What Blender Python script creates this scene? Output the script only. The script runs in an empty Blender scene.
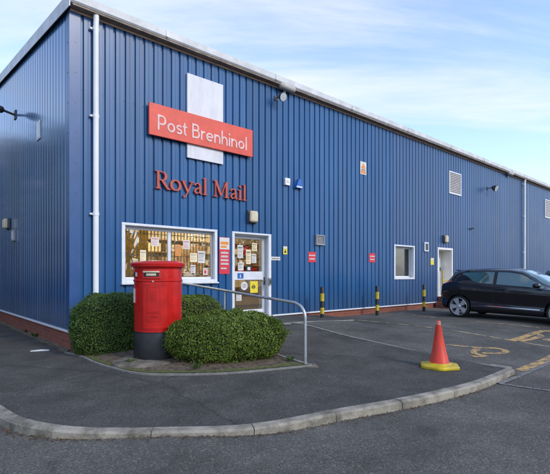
import bpy, bmesh, math, random
from mathutils import Vector, Matrix, noise
from mathutils.geometry import delaunay_2d_cdt
R = math.radians
rnd = random.Random(7)
scn = bpy.context.scene
col = scn.collection

# ------------------------------------------------------------------ camera
EYE = 1.42
cam_d = bpy.data.cameras.new('camera'); cam = bpy.data.objects.new('camera', cam_d); col.objects.link(cam)
cam.location = (0, 0, EYE); cam.rotation_euler = (R(90), 0, 0)
cam_d.sensor_width = 36; cam_d.lens = 28.8; cam_d.shift_y = 0.069; cam_d.clip_end = 3000; cam_d.clip_start = 0.05
scn.camera = cam
# ------------------------------------------------------------------ world
SUN_AZ = R(128)      # direction the light comes from, clockwise from +Y
SUN_EL = R(33)
w = bpy.data.worlds.new('World'); scn.world = w; w.use_nodes = True
nt = w.node_tree; N_ = nt.nodes; L_ = nt.links; N_.clear()
out = N_.new('ShaderNodeOutputWorld'); bg = N_.new('ShaderNodeBackground'); bg.inputs[1].default_value = 0.15
sky = N_.new('ShaderNodeTexSky'); sky.sky_type = 'NISHITA'; sky.sun_disc = False
sky.sun_elevation = SUN_EL; sky.sun_rotation = SUN_AZ; sky.air_density = 1.0; sky.dust_density = 0.6; sky.ozone_density = 1.6
tc = N_.new('ShaderNodeTexCoord'); sep = N_.new('ShaderNodeSeparateXYZ'); L_.new(tc.outputs['Generated'], sep.inputs[0])
def M_(op, a, b=None, c=None):
    n = N_.new('ShaderNodeMath'); n.operation = op
    for i, v in enumerate((a, b, c)):
        if v is None: continue
        if isinstance(v, (int, float)): n.inputs[i].default_value = v
        else: L_.new(v, n.inputs[i])
    return n.outputs[0]
den = M_('ADD', M_('MAXIMUM', sep.outputs[2], 0.0), 0.16)
cx = M_('DIVIDE', sep.outputs[0], den); cy = M_('DIVIDE', sep.outputs[1], den)
cmb = N_.new('ShaderNodeCombineXYZ'); L_.new(cx, cmb.inputs[0]); L_.new(cy, cmb.inputs[1])
mp = N_.new('ShaderNodeMapping'); L_.new(cmb.outputs[0], mp.inputs[0])
mp.inputs['Rotation'].default_value = (0, 0, R(-24)); mp.inputs['Scale'].default_value = (0.26, 1.35, 1)
mp.inputs['Location'].default_value = (0.6, 0.25, 0)
cn = N_.new('ShaderNodeTexNoise'); L_.new(mp.outputs[0], cn.inputs[0])
cn.inputs['Scale'].default_value = 1.25; cn.inputs['Detail'].default_value = 9; cn.inputs['Roughness'].default_value = 0.60; cn.inputs['Distortion'].default_value = 0.7
cr = N_.new('ShaderNodeValToRGB'); L_.new(cn.outputs[0], cr.inputs[0])
cr.color_ramp.elements[0].position = 0.41; cr.color_ramp.elements[0].color = (0.10,)*3 + (1,)
cr.color_ramp.elements[1].position = 0.72; cr.color_ramp.elements[1].color = (1, 1, 1, 1)
cr.color_ramp.interpolation = 'EASE'
haze_f = M_('POWER', M_('SUBTRACT', 1.0, M_('MAXIMUM', sep.outputs[2], 0.0)), 7.0)
fac = M_('MINIMUM', M_('ADD', M_('MULTIPLY', cr.outputs[0], 0.85), M_('MULTIPLY', haze_f, 0.7)), 1.0)
mx = N_.new('ShaderNodeMix'); mx.data_type = 'RGBA'; L_.new(fac, mx.inputs[0]); 
skb = N_.new('ShaderNodeMix'); skb.data_type = 'RGBA'; skb.blend_type = 'MULTIPLY'; skb.inputs[0].default_value = 1.0
L_.new(sky.outputs[0], skb.inputs[6]); skb.inputs[7].default_value = (1.66, 1.75, 1.96, 1)
L_.new(skb.outputs[2], mx.inputs[6]); mx.inputs[7].default_value = (5.6, 5.72, 5.9, 1)
L_.new(mx.outputs[2], bg.inputs[0]); L_.new(bg.outputs[0], out.inputs[0])
# ------------------------------------------------------------------ sun (soft, thin cloud)
sd = bpy.data.lights.new('sun', 'SUN'); sd.energy = 1.5; sd.angle = R(11); sd.color = (1, 0.92, 0.80)
so = bpy.data.objects.new('sun', sd); col.objects.link(so)
sdir = Vector((math.sin(SUN_AZ)*math.cos(SUN_EL), math.cos(SUN_AZ)*math.cos(SUN_EL), math.sin(SUN_EL)))
so.rotation_euler = sdir.to_track_quat('Z', 'Y').to_euler(); so.location = (0, 0, 40)
scn.view_settings.view_transform = 'Standard'; scn.view_settings.look = 'None'
scn.view_settings.exposure = 0.35; scn.view_settings.gamma = 1; scn.view_settings.use_curve_mapping = False

# ------------------------------------------------------------------ frames
F_ = 440.0; CX = 275.0; HY = 275.0
Cn = Vector((-3.714, 8.01)); UA = math.atan2(.6614, .75)
U = Vector((math.cos(UA), math.sin(UA))); V = Vector((-U.y, U.x))
MB_WORLD = Matrix.Translation((Cn.x, Cn.y, 0)) @ Matrix.Rotation(UA, 4, 'Z')
def wu(px, n=0.0):            # distance along the front wall seen at a column
    k = (px-CX)/F_; o = Cn - V*n
    return (k*o.y - o.x)/(U.x - k*U.y)
def wz(px, py, n=0.0):
    u = wu(px, n); Y = (Cn - V*n + U*u).y
    return EYE + (HY-py)/F_*Y
def lv(px, n=0.0):            # distance along the side wall
    k = (px-CX)/F_; o = Cn - U*n
    return (k*o.y - o.x)/(V.x - k*V.y)
def lz(px, py, n=0.0):
    v = lv(px, n); Y = (Cn - U*n + V*v).y
    return EYE + (HY-py)/F_*Y
def un(x, y):
    r = Vector((x, y)) - Cn; return r.dot(U), -r.dot(V)
def ss(t): t = max(0., min(1., t)); return t*t*(3-2*t)
def G(x, y):                  # road and car park surface
    u, n = un(x, y); n = max(n, -2); u = min(u, 16)
    z = -.085 + .275*ss((7 - n + .3*(u-5))/5.3)*ss((u+1)/4.)
    z += .10*ss((7.3-u)/2.2)*ss((2.9-n)/1.7)*ss((u-2.6)/1.2)
    return z + .052*math.exp(-((x+.9)/.95)**2)*ss((6-y)/1.5)
def P0(x, y):
    u, n = un(x, y); n = max(n, -1)
    return .19*ss((u+1)/4.)*ss((5.2-n)/3.6)
def P(x, y):
    u, n = un(x, y)
    return max(P0(x, y), G(x, y)+.008) if u > 1 else P0(x, y)
def ray(px, py, f=G, off=0.0):
    lo = 1.0; k = (px-CX)/F_; s = (HY-py)/F_
    y = lo
    while y < 80 and EYE + s*y > f(k*y, y)+off: y += .01
    return Vector((k*y, y, f(k*y, y)+off))

# ------------------------------------------------------------------ materials
def mat(name, c, rough=.6, metal=0., spec=.5, var=0., vs=5., bump=0., bs=40., c2=None, stretch=None, coat=0., trans=0., detail=6, alpha=None, ramp=(.35, .65)):
    m = bpy.data.materials.new(name); m.use_nodes = True; t = m.node_tree; b = t.nodes['Principled BSDF']
    b.inputs['Base Color'].default_value = (*c, 1); b.inputs['Roughness'].default_value = rough; b.inputs['Metallic'].default_value = metal
    b.inputs['Specular IOR Level'].default_value = spec; b.inputs['Coat Weight'].default_value = coat; b.inputs['Coat Roughness'].default_value = .05
    b.inputs['Transmission Weight'].default_value = trans
    tc = t.nodes.new('ShaderNodeTexCoord'); mp = t.nodes.new('ShaderNodeMapping'); t.links.new(tc.outputs['Object'], mp.inputs[0])
    if stretch: mp.inputs['Scale'].default_value = stretch
    if var or c2:
        n = t.nodes.new('ShaderNodeTexNoise'); n.inputs['Scale'].default_value = vs; n.inputs['Detail'].default_value = detail; n.inputs['Roughness'].default_value = .62
        t.links.new(mp.outputs[0], n.inputs[0])
        r = t.nodes.new('ShaderNodeValToRGB'); t.links.new(n.outputs[0], r.inputs[0])
        a = c if c2 else tuple(x*(1-var) for x in c); d = c2 if c2 else tuple(min(1, x*(1+var)) for x in c)
        r.color_ramp.elements[0].position = ramp[0]; r.color_ramp.elements[1].position = ramp[1]
        r.color_ramp.elements[0].color = (*a, 1); r.color_ramp.elements[1].color = (*d, 1)
        t.links.new(r.outputs[0], b.inputs['Base Color'])
    if bump:
        n2 = t.nodes.new('ShaderNodeTexNoise'); n2.inputs['Scale'].default_value = bs; n2.inputs['Detail'].default_value = 4
        t.links.new(tc.outputs['Object'], n2.inputs[0])
        bp = t.nodes.new('ShaderNodeBump'); bp.inputs['Strength'].default_value = bump; bp.inputs['Distance'].default_value = .01
        t.links.new(n2.outputs[0], bp.inputs['Height']); t.links.new(bp.outputs[0], b.inputs['Normal'])
    return m
def emit(name, c, s):
    m = bpy.data.materials.new(name); m.use_nodes = True; b = m.node_tree.nodes['Principled BSDF']
    b.inputs['Base Color'].default_value = (*c, 1); b.inputs['Emission Color'].default_value = (*c, 1); b.inputs['Emission Strength'].default_value = s
    return m

def asphalt(name, base, patch, scale_p=.35, crack=False, leafy=0.0):
    m = mat(name, base, rough=.88, spec=.3); t = m.node_tree; b = t.nodes['Principled BSDF']; L = t.links
    tc = t.nodes.new('ShaderNodeTexCoord')
    def nz(s, d=5, r=.6):
        n = t.nodes.new('ShaderNodeTexNoise'); n.inputs['Scale'].default_value = s; n.inputs['Detail'].default_value = d; n.inputs['Roughness'].default_value = r
        L.new(tc.outputs['Object'], n.inputs[0]); return n.outputs[0]
    def rp(v, p0, p1, c0, c1):
        r = t.nodes.new('ShaderNodeValToRGB'); L.new(v, r.inputs[0]); e = r.color_ramp.elements
        e[0].position = p0; e[1].position = p1; e[0].color = (*c0, 1); e[1].color = (*c1, 1); return r.outputs[0]
    def mixc(f, a, bb, mode='MIX'):
        x = t.nodes.new('ShaderNodeMix'); x.data_type = 'RGBA'; x.blend_type = mode
        if isinstance(f, float): x.inputs[0].default_value = f
        else: L.new(f, x.inputs[0])
        L.new(a, x.inputs[6]); L.new(bb, x.inputs[7]); return x.outputs[2]
    c = rp(nz(scale_p*3, 6, .65), .35, .68, base, patch)
    c = mixc(.8, c, rp(nz(1.9, 9, .72), .3, .72, (.80,)*3, (1.22,)*3), 'MULTIPLY')
    vo = t.nodes.new('ShaderNodeTexVoronoi'); vo.inputs['Scale'].default_value = 120; L.new(tc.outputs['Object'], vo.inputs[0])
    sepc = t.nodes.new('ShaderNodeSeparateColor'); L.new(vo.outputs['Color'], sepc.inputs[0])
    c = mixc(1.0, c, rp(sepc.outputs[0], .1, .97, (.66,)*3, (1.55, 1.52, 1.48)), 'MULTIPLY')
    vo2 = t.nodes.new('ShaderNodeTexVoronoi'); vo2.inputs['Scale'].default_value = 70; L.new(tc.outputs['Object'], vo2.inputs[0])
    sp2 = t.nodes.new('ShaderNodeSeparateColor'); L.new(vo2.outputs['Color'], sp2.inputs[0])
    c = mixc(1.0, c, rp(sp2.outputs[0], .86, .95, (1.,)*3, (1.75, 1.66, 1.5)), 'MULTIPLY')
    st = t.nodes.new('ShaderNodeTexNoise'); st.inputs['Scale'].default_value = 1.15; st.inputs['Detail'].default_value = 10; st.inputs['Distortion'].default_value = 1.2; L.new(tc.outputs['Object'], st.inputs[0])
    c = mixc(1.0, c, rp(st.outputs[0], .60, .68, (1.,)*3, (.74, .73, .72)), 'MULTIPLY')
    sd_ = t.nodes.new('ShaderNodeTexVoronoi'); sd_.inputs['Scale'].default_value = 2.2; L.new(tc.outputs['Object'], sd_.inputs[0])
    c = mixc(1.0, c, rp(sd_.outputs['Distance'], .02, .06, (.62,)*3, (1.,)*3), 'MULTIPLY')
    if crack:
        v3 = t.nodes.new('ShaderNodeTexVoronoi'); v3.feature = 'DISTANCE_TO_EDGE'; v3.inputs['Scale'].default_value = .28
        wn = t.nodes.new('ShaderNodeTexNoise'); wn.inputs['Scale'].default_value = 3; wn.inputs['Detail'].default_value = 6; L.new(tc.outputs['Object'], wn.inputs[0])
        ad = t.nodes.new('ShaderNodeMix'); ad.data_type = 'RGBA'; ad.inputs[0].default_value = .16; L.new(tc.outputs['Object'], ad.inputs[6]); L.new(wn.outputs['Color'], ad.inputs[7])
        L.new(ad.outputs[2], v3.inputs[0])
        c = mixc(1.0, c, rp(v3.outputs[0], .0, .005, (.6,)*3, (1.,)*3), 'MULTIPLY')
    L.new(c, b.inputs['Base Color'])
    bp = t.nodes.new('ShaderNodeBump'); bp.inputs['Strength'].default_value = .55; bp.inputs['Distance'].default_value = .006
    L.new(vo.outputs['Distance'], bp.inputs['Height']); L.new(bp.outputs[0], b.inputs['Normal'])
    return m
def cladding_mat(name, axis):
    m = mat(name, (.026, .085, .235), rough=.34, spec=.55); t = m.node_tree; b = t.nodes['Principled BSDF']; L = t.links
    tc = t.nodes.new('ShaderNodeTexCoord'); sp = t.nodes.new('ShaderNodeSeparateXYZ'); L.new(tc.outputs['Object'], sp.inputs[0])
    fl = t.nodes.new('ShaderNodeMath'); fl.operation = 'FLOOR'; L.new(sp.outputs[axis], fl.inputs[0])
    wn = t.nodes.new('ShaderNodeTexWhiteNoise'); wn.noise_dimensions = '1D'; L.new(fl.outputs[0], wn.inputs['W'])
    mr = t.nodes.new('ShaderNodeMapRange'); mr.inputs[3].default_value = .90; mr.inputs[4].default_value = 1.10; L.new(wn.outputs[0], mr.inputs[0])
    mp = t.nodes.new('ShaderNodeMapping'); mp.inputs['Scale'].default_value = (6, 6, .35); L.new(tc.outputs['Object'], mp.inputs[0])
    n = t.nodes.new('ShaderNodeTexNoise'); n.inputs['Scale'].default_value = 1.0; n.inputs['Detail'].default_value = 6; L.new(mp.outputs[0], n.inputs[0])
    r = t.nodes.new('ShaderNodeValToRGB'); L.new(n.outputs[0], r.inputs[0]); e = r.color_ramp.elements
    e[0].position = .3; e[1].position = .75; e[0].color = (.008, .070, .200, 1); e[1].color = (.022, .108, .262, 1)
    n2 = t.nodes.new('ShaderNodeTexNoise'); n2.inputs['Scale'].default_value = .8; n2.inputs['Detail'].default_value = 5; L.new(tc.outputs['Object'], n2.inputs[0])
    r2 = t.nodes.new('ShaderNodeValToRGB'); L.new(n2.outputs[0], r2.inputs[0]); e = r2.color_ramp.elements
    e[0].position = .3; e[1].position = .7; e[0].color = (.93, .93, .93, 1); e[1].color = (1.09, 1.05, 1.03, 1)
    m1 = t.nodes.new('ShaderNodeMix'); m1.data_type = 'RGBA'; m1.blend_type = 'MULTIPLY'; m1.inputs[0].default_value = 1; L.new(r.outputs[0], m1.inputs[6]); L.new(r2.outputs[0], m1.inputs[7])
    m2 = t.nodes.new('ShaderNodeMix'); m2.data_type = 'RGBA'; m2.blend_type = 'MULTIPLY'; m2.inputs[0].default_value = 1; L.new(m1.outputs[2], m2.inputs[6]); L.new(mr.outputs[0], m2.inputs[7])
    def mth(op, a, bb):
        q = t.nodes.new('ShaderNodeMath'); q.operation = op; q.use_clamp = op == 'MULTIPLY'
        for i_, v_ in enumerate((a, bb)):
            if isinstance(v_, (int, float)): q.inputs[i_].default_value = v_
            else: L.new(v_, q.inputs[i_])
        return q.outputs[0]
    def mixin(f, a, c_):
        x_ = t.nodes.new('ShaderNodeMix'); x_.data_type = 'RGBA'; L.new(f, x_.inputs[0]); L.new(a, x_.inputs[6]); x_.inputs[7].default_value = (*c_, 1); return x_.outputs[2]
    sm = t.nodes.new('ShaderNodeMapRange'); sm.inputs[1].default_value = 1.1; sm.inputs[2].default_value = .38; sm.inputs[3].default_value = 0; sm.inputs[4].default_value = .75; L.new(sp.outputs[2], sm.inputs[0])
    dn = t.nodes.new('ShaderNodeTexNoise'); dn.inputs['Scale'].default_value = 5; dn.inputs['Detail'].default_value = 8; L.new(tc.outputs['Object'], dn.inputs[0])
    colr = mixin(mth('MULTIPLY', sm.outputs[0], dn.outputs[0]), m2.outputs[2], (.06, .07, .08))
    mp3 = t.nodes.new('ShaderNodeMapping'); mp3.inputs['Scale'].default_value = (14, 14, .22); L.new(tc.outputs['Object'], mp3.inputs[0])
    sn = t.nodes.new('ShaderNodeTexNoise'); sn.inputs['Scale'].default_value = 1; sn.inputs['Detail'].default_value = 7; L.new(mp3.outputs[0], sn.inputs[0])
    sr = t.nodes.new('ShaderNodeMapRange'); sr.inputs[1].default_value = .56; sr.inputs[2].default_value = .80; sr.inputs[3].default_value = 0; sr.inputs[4].default_value = .55; L.new(sn.outputs[0], sr.inputs[0])
    colr = mixin(sr.outputs[0], colr, (.10, .135, .19))
    if axis == 0:
        g_ = mth('MULTIPLY', mth('MULTIPLY', mth('GREATER_THAN', sp.outputs[0], wu(390.5)), .30), 1.0); colr = mixin(g_, colr, (.06, .085, .17))
    L.new(colr, b.inputs['Base Color'])
    r3 = t.nodes.new('ShaderNodeMapRange'); r3.inputs[3].default_value = .24; r3.inputs[4].default_value = .42; L.new(n2.outputs[0], r3.inputs[0]); L.new(r3.outputs[0], b.inputs['Roughness'])
    bp = t.nodes.new('ShaderNodeBump'); bp.inputs['Strength'].default_value = .12; bp.inputs['Distance'].default_value = .02
    L.new(n2.outputs[0], bp.inputs['Height']); L.new(bp.outputs[0], b.inputs['Normal'])
    if axis == 1: r3.inputs[3].default_value = .13; r3.inputs[4].default_value = .24; bp.inputs['Strength'].default_value = .03; b.inputs['Specular IOR Level'].default_value = .9; b.inputs['Coat Weight'].default_value = .5; b.inputs['Coat Roughness'].default_value = .12
    return m
def brick_mat():
    m = mat('brick', (.3, .09, .05), rough=.85); t = m.node_tree; b = t.nodes['Principled BSDF']; L = t.links
    tc = t.nodes.new('ShaderNodeTexCoord'); sp = t.nodes.new('ShaderNodeSeparateXYZ'); L.new(tc.outputs['Object'], sp.inputs[0])
    ad = t.nodes.new('ShaderNodeMath'); ad.operation = 'ADD'; L.new(sp.outputs[0], ad.inputs[0]); L.new(sp.outputs[1], ad.inputs[1])
    cb = t.nodes.new('ShaderNodeCombineXYZ'); L.new(ad.outputs[0], cb.inputs[0]); L.new(sp.outputs[2], cb.inputs[1])
    br = t.nodes.new('ShaderNodeTexBrick'); L.new(cb.outputs[0], br.inputs[0]); br.inputs['Scale'].default_value = 1.0
    br.inputs['Brick Width'].default_value = .225; br.inputs['Row Height'].default_value = .075; br.inputs['Mortar Size'].default_value = .006
    br.inputs['Color1'].default_value = (.27, .075, .045, 1); br.inputs['Color2'].default_value = (.20, .055, .035, 1); br.inputs['Mortar'].default_value = (.20, .13, .10, 1)
    n = t.nodes.new('ShaderNodeTexNoise'); n.inputs['Scale'].default_value = 6; n.inputs['Detail'].default_value = 6; L.new(tc.outputs['Object'], n.inputs[0])
    r = t.nodes.new('ShaderNodeValToRGB'); L.new(n.outputs[0], r.inputs[0]); r.color_ramp.elements[0].color = (.6, .6, .6, 1); r.color_ramp.elements[1].color = (1.25, 1.2, 1.15, 1)
    x = t.nodes.new('ShaderNodeMix'); x.data_type = 'RGBA'; x.blend_type = 'MULTIPLY'; x.inputs[0].default_value = 1; L.new(br.outputs[0], x.inputs[6]); L.new(r.outputs[0], x.inputs[7])
    L.new(x.outputs[2], b.inputs['Base Color'])
    bp = t.nodes.new('ShaderNodeBump'); bp.inputs['Strength'].default_value = .5; bp.inputs['Distance'].default_value = .004; bp.invert = True
    L.new(br.outputs['Fac'], bp.inputs['Height']); L.new(bp.outputs[0], b.inputs['Normal'])
    return m
def leaf_mat(name, cols, rough=.45, tl=.22):
    m = mat(name, cols[0], rough=rough, spec=.4); t = m.node_tree; b = t.nodes['Principled BSDF']; L = t.links
    g = t.nodes.new('ShaderNodeNewGeometry'); r = t.nodes.new('ShaderNodeValToRGB'); L.new(g.outputs['Random Per Island'], r.inputs[0])
    e = r.color_ramp.elements; e[0].position = 0; e[0].color = (*cols[0], 1); e[1].position = 1; e[1].color = (*cols[-1], 1)
    for i, c in enumerate(cols[1:-1]): x = e.new((i+1)/(len(cols)-1)); x.color = (*c, 1)
    L.new(r.outputs[0], b.inputs['Base Color'])
    tr = t.nodes.new('ShaderNodeBsdfTranslucent'); L.new(r.outputs[0], tr.inputs[0]); ms = t.nodes.new('ShaderNodeMixShader'); ms.inputs[0].default_value = tl
    L.new(b.outputs[0], ms.inputs[1]); L.new(tr.outputs[0], ms.inputs[2]); L.new(ms.outputs[0], t.nodes['Material Output'].inputs[0])
    return m
def glass_mat(name, tint=(.8, .9, .88), refl=.10):
    m = bpy.data.materials.new(name); m.use_nodes = True; t = m.node_tree; t.nodes.remove(t.nodes['Principled BSDF']); L = t.links
    tr = t.nodes.new('ShaderNodeBsdfTransparent'); tr.inputs[0].default_value = (*tint, 1)
    gl = t.nodes.new('ShaderNodeBsdfGlossy'); gl.inputs['Roughness'].default_value = .015
    fr = t.nodes.new('ShaderNodeFresnel'); fr.inputs[0].default_value = 1.5
    a = t.nodes.new('ShaderNodeMath'); a.operation = 'ADD'; a.inputs[1].default_value = refl; L.new(fr.outputs[0], a.inputs[0])
    ms = t.nodes.new('ShaderNodeMixShader'); L.new(a.outputs[0], ms.inputs[0]); L.new(tr.outputs[0], ms.inputs[1]); L.new(gl.outputs[0], ms.inputs[2])
    L.new(ms.outputs[0], t.nodes['Material Output'].inputs[0]); return m
mtl = dict(
    road=asphalt('road_asphalt', (.056, .055, .050), (.112, .108, .098), .22, crack=False),
    path=asphalt('path_asphalt', (.044, .043, .039), (.074, .072, .066), .5, crack=True),
    front=cladding_mat('blue_cladding_front', 0), side=cladding_mat('blue_cladding_side', 1),
    flash=mat('blue_flashing', (.03, .085, .22), rough=.3, var=.12, vs=2),
    navy=mat('blue_flat', (.018, .058, .17), rough=.35, var=.1, vs=2),
    white=mat('white_paint', (.72, .73, .74), rough=.4, var=.06, vs=4, stretch=(1, 1, .4)),
    upvc=mat('white_upvc', (.66, .68, .71), rough=.35, var=.06, vs=6),
    gutter=mat('pale_gutter', (.60, .60, .60), rough=.5, var=.16, vs=3),
    soffit=mat('brown_soffit', (.26, .20, .15), rough=.8, var=.3, vs=6),
    fillet=mat('orange_fillet', (.5, .33, .24), rough=.7, var=.2, vs=5),
    brick=brick_mat(),
    roof=mat('roof_grey', (.3, .31, .32), rough=.5, var=.15, vs=1),
    red=mat('post_red', (.50, .010, .008), rough=.30, spec=.4, var=.16, vs=5, bump=.08, bs=60, coat=.15),
    black=mat('black_paint', (.012, .012, .013), rough=.5, var=.3, vs=9, bump=.1, bs=50),
    cream=mat('cream', (.6, .52, .36), rough=.55, var=.1, vs=6),
    beige=mat('beige_louvre', (.42, .39, .36), rough=.6, var=.1, vs=6),
    signred=mat('sign_red', (.66, .085, .05), rough=.5, var=.1, vs=3),
    letred=mat('letter_red', (.45, .075, .045), rough=.45, var=.1, vs=6),
    signedge=mat('sign_edge', (.12, .03, .03), rough=.6),
    signwhite=mat('sign_white', (.70, .70, .72), rough=.6, c2=(.58, .57, .60), vs=2.2, stretch=(2, 1, .5)),
    tip=mat('worn_tip', (.62, .30, .26), rough=.6, c2=(.5, .12, .08), vs=30),
    pale=mat('faded_letter', (.70, .50, .48), rough=.6, var=.14, vs=9),
    galv=mat('galvanised', (.46, .48, .50), rough=.42, metal=.75, var=.12, vs=14),
    conc=mat('kerb_concrete', (.115, .102, .078), rough=.9, c2=(.33, .30, .24), vs=5, bump=.7, bs=45, detail=12, ramp=(.34, .62)),
    edging=mat('edging_concrete', (.15, .145, .13), rough=.9, c2=(.24, .23, .205), vs=9, bump=.4, bs=60),
    slab=mat('slab_concrete', (.075, .062, .045), rough=.95, c2=(.20, .175, .14), vs=7, bump=.7, bs=30),
    soil=mat('soil', (.05, .037, .025), rough=1, c2=(.15, .115, .075), vs=11, bump=1, bs=50),
    moss=mat('moss', (.05, .065, .016), rough=1, c2=(.13, .14, .035), vs=16, bump=1, bs=120),
    yel=mat('yellow_paint', (.55, .40, .02), rough=.5, var=.12, vs=12),
    conyel=mat('cone_yellow', (.62, .48, .012), rough=.45, c2=(.42, .31, .02), vs=9),
    conred=mat('cone_red', (.62, .036, .012), rough=.5, c2=(.42, .05, .03), vs=7, ramp=(.42, .75), detail=12),
    line_y=mat('worn_yellow_line', (.50, .31, .10), rough=.85, c2=(.10, .097, .09), vs=9, detail=12, ramp=(.42, .62)),
    line_w=mat('worn_white_line', (.42, .33, .18), rough=.85, c2=(.085, .083, .08), vs=7, detail=12, ramp=(.42, .60)),
    granite=mat('channel_sett', (.13, .128, .12), rough=.85, c2=(.21, .205, .195), vs=16, bump=.5, bs=70),
    carblack=mat('car_black', (.003, .004, .007), rough=.25, spec=.3, coat=1.0),
    cargrey=mat('car_grey', (.02, .03, .045), rough=.25, spec=.5, coat=1.0),
    carglass=mat('car_glass', (.05, .12, .135), rough=.04, spec=1.0, coat=1.0),
    tyre=mat('tyre', (.015, .015, .016), rough=.85, bump=.3, bs=80),
    rim=mat('alloy', (.60, .61, .63), rough=.3, metal=.6),
    chrome=mat('chrome', (.7, .7, .72), rough=.12, metal=1.),
    lightred=mat('tail_red', (.35, .01, .012), rough=.15, coat=1.),
    lampglass=mat('lamp_lens', (.6, .62, .64), rough=.1, coat=1.),
    glass=glass_mat('window_glass', (.90, .92, .88), .14),
    dgray=mat('dark_grey', (.05, .052, .055), rough=.5, var=.2, vs=10),
    mgray=mat('mid_grey', (.26, .27, .28), rough=.5, var=.1, vs=10),
    blue=mat('alarm_blue', (.02, .12, .42), rough=.4, var=.1, vs=8),
    notice_y=mat('notice_yellow', (.75, .60, .04), rough=.5),
    notice_r=mat('notice_red', (.62, .03, .05), rough=.5),
    orange=mat('notice_orange', (.72, .25, .03), rough=.5),
    ink=mat('ink_black', (.02, .02, .022), rough=.6),
    paper=mat('paper', (.64, .62, .58), rough=.8, var=.05, vs=8),
    paper_w=mat('warm_paper', (.78, .66, .42), rough=.8, var=.1, vs=8),
    wallin=mat('interior_cream', (.66, .58, .46), rough=.9, c2=(.55, .44, .30), vs=2.5),
    floorin=mat('interior_floor', (.10, .08, .06), rough=.7),
    shelf=mat('interior_wood', (.40, .27, .17), rough=.6, var=.3, vs=6),
    tube=emit('lit_tube', (1, .86, .64), 30),
    doorwhite=mat('door_offwhite', (.74, .72, .68), rough=.5, var=.08, vs=4),
    twig=mat('twig', (.018, .020, .010), rough=1, var=.3, vs=20),
    bark=mat('bark', (.07, .05, .035), rough=1, var=.4, vs=8, bump=.5, bs=20),
    leaf=leaf_mat('shrub_leaf', [(.036, .070, .010), (.080, .140, .015), (.150, .225, .025), (.25, .31, .045)], tl=.3),
    leafd=leaf_mat('dark_shrub_leaf', [(.028, .065, .011), (.050, .108, .015), (.082, .155, .024), (.13, .20, .038)], tl=.3),
    weed=leaf_mat('weed_leaf', [(.03, .07, .012), (.07, .13, .02)]),
    dry=leaf_mat('dry_leaf', [(.10, .045, .02), (.20, .10, .035), (.07, .035, .02), (.26, .16, .05)], .8),
    autumn=leaf_mat('autumn_leaf', [(.35, .20, .015), (.55, .36, .02), (.28, .12, .015), (.60, .42, .03)], tl=.55),
    green=leaf_mat('tree_leaf', [(.02, .045, .012), (.05, .09, .02), (.10, .11, .02)]),
)

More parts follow.
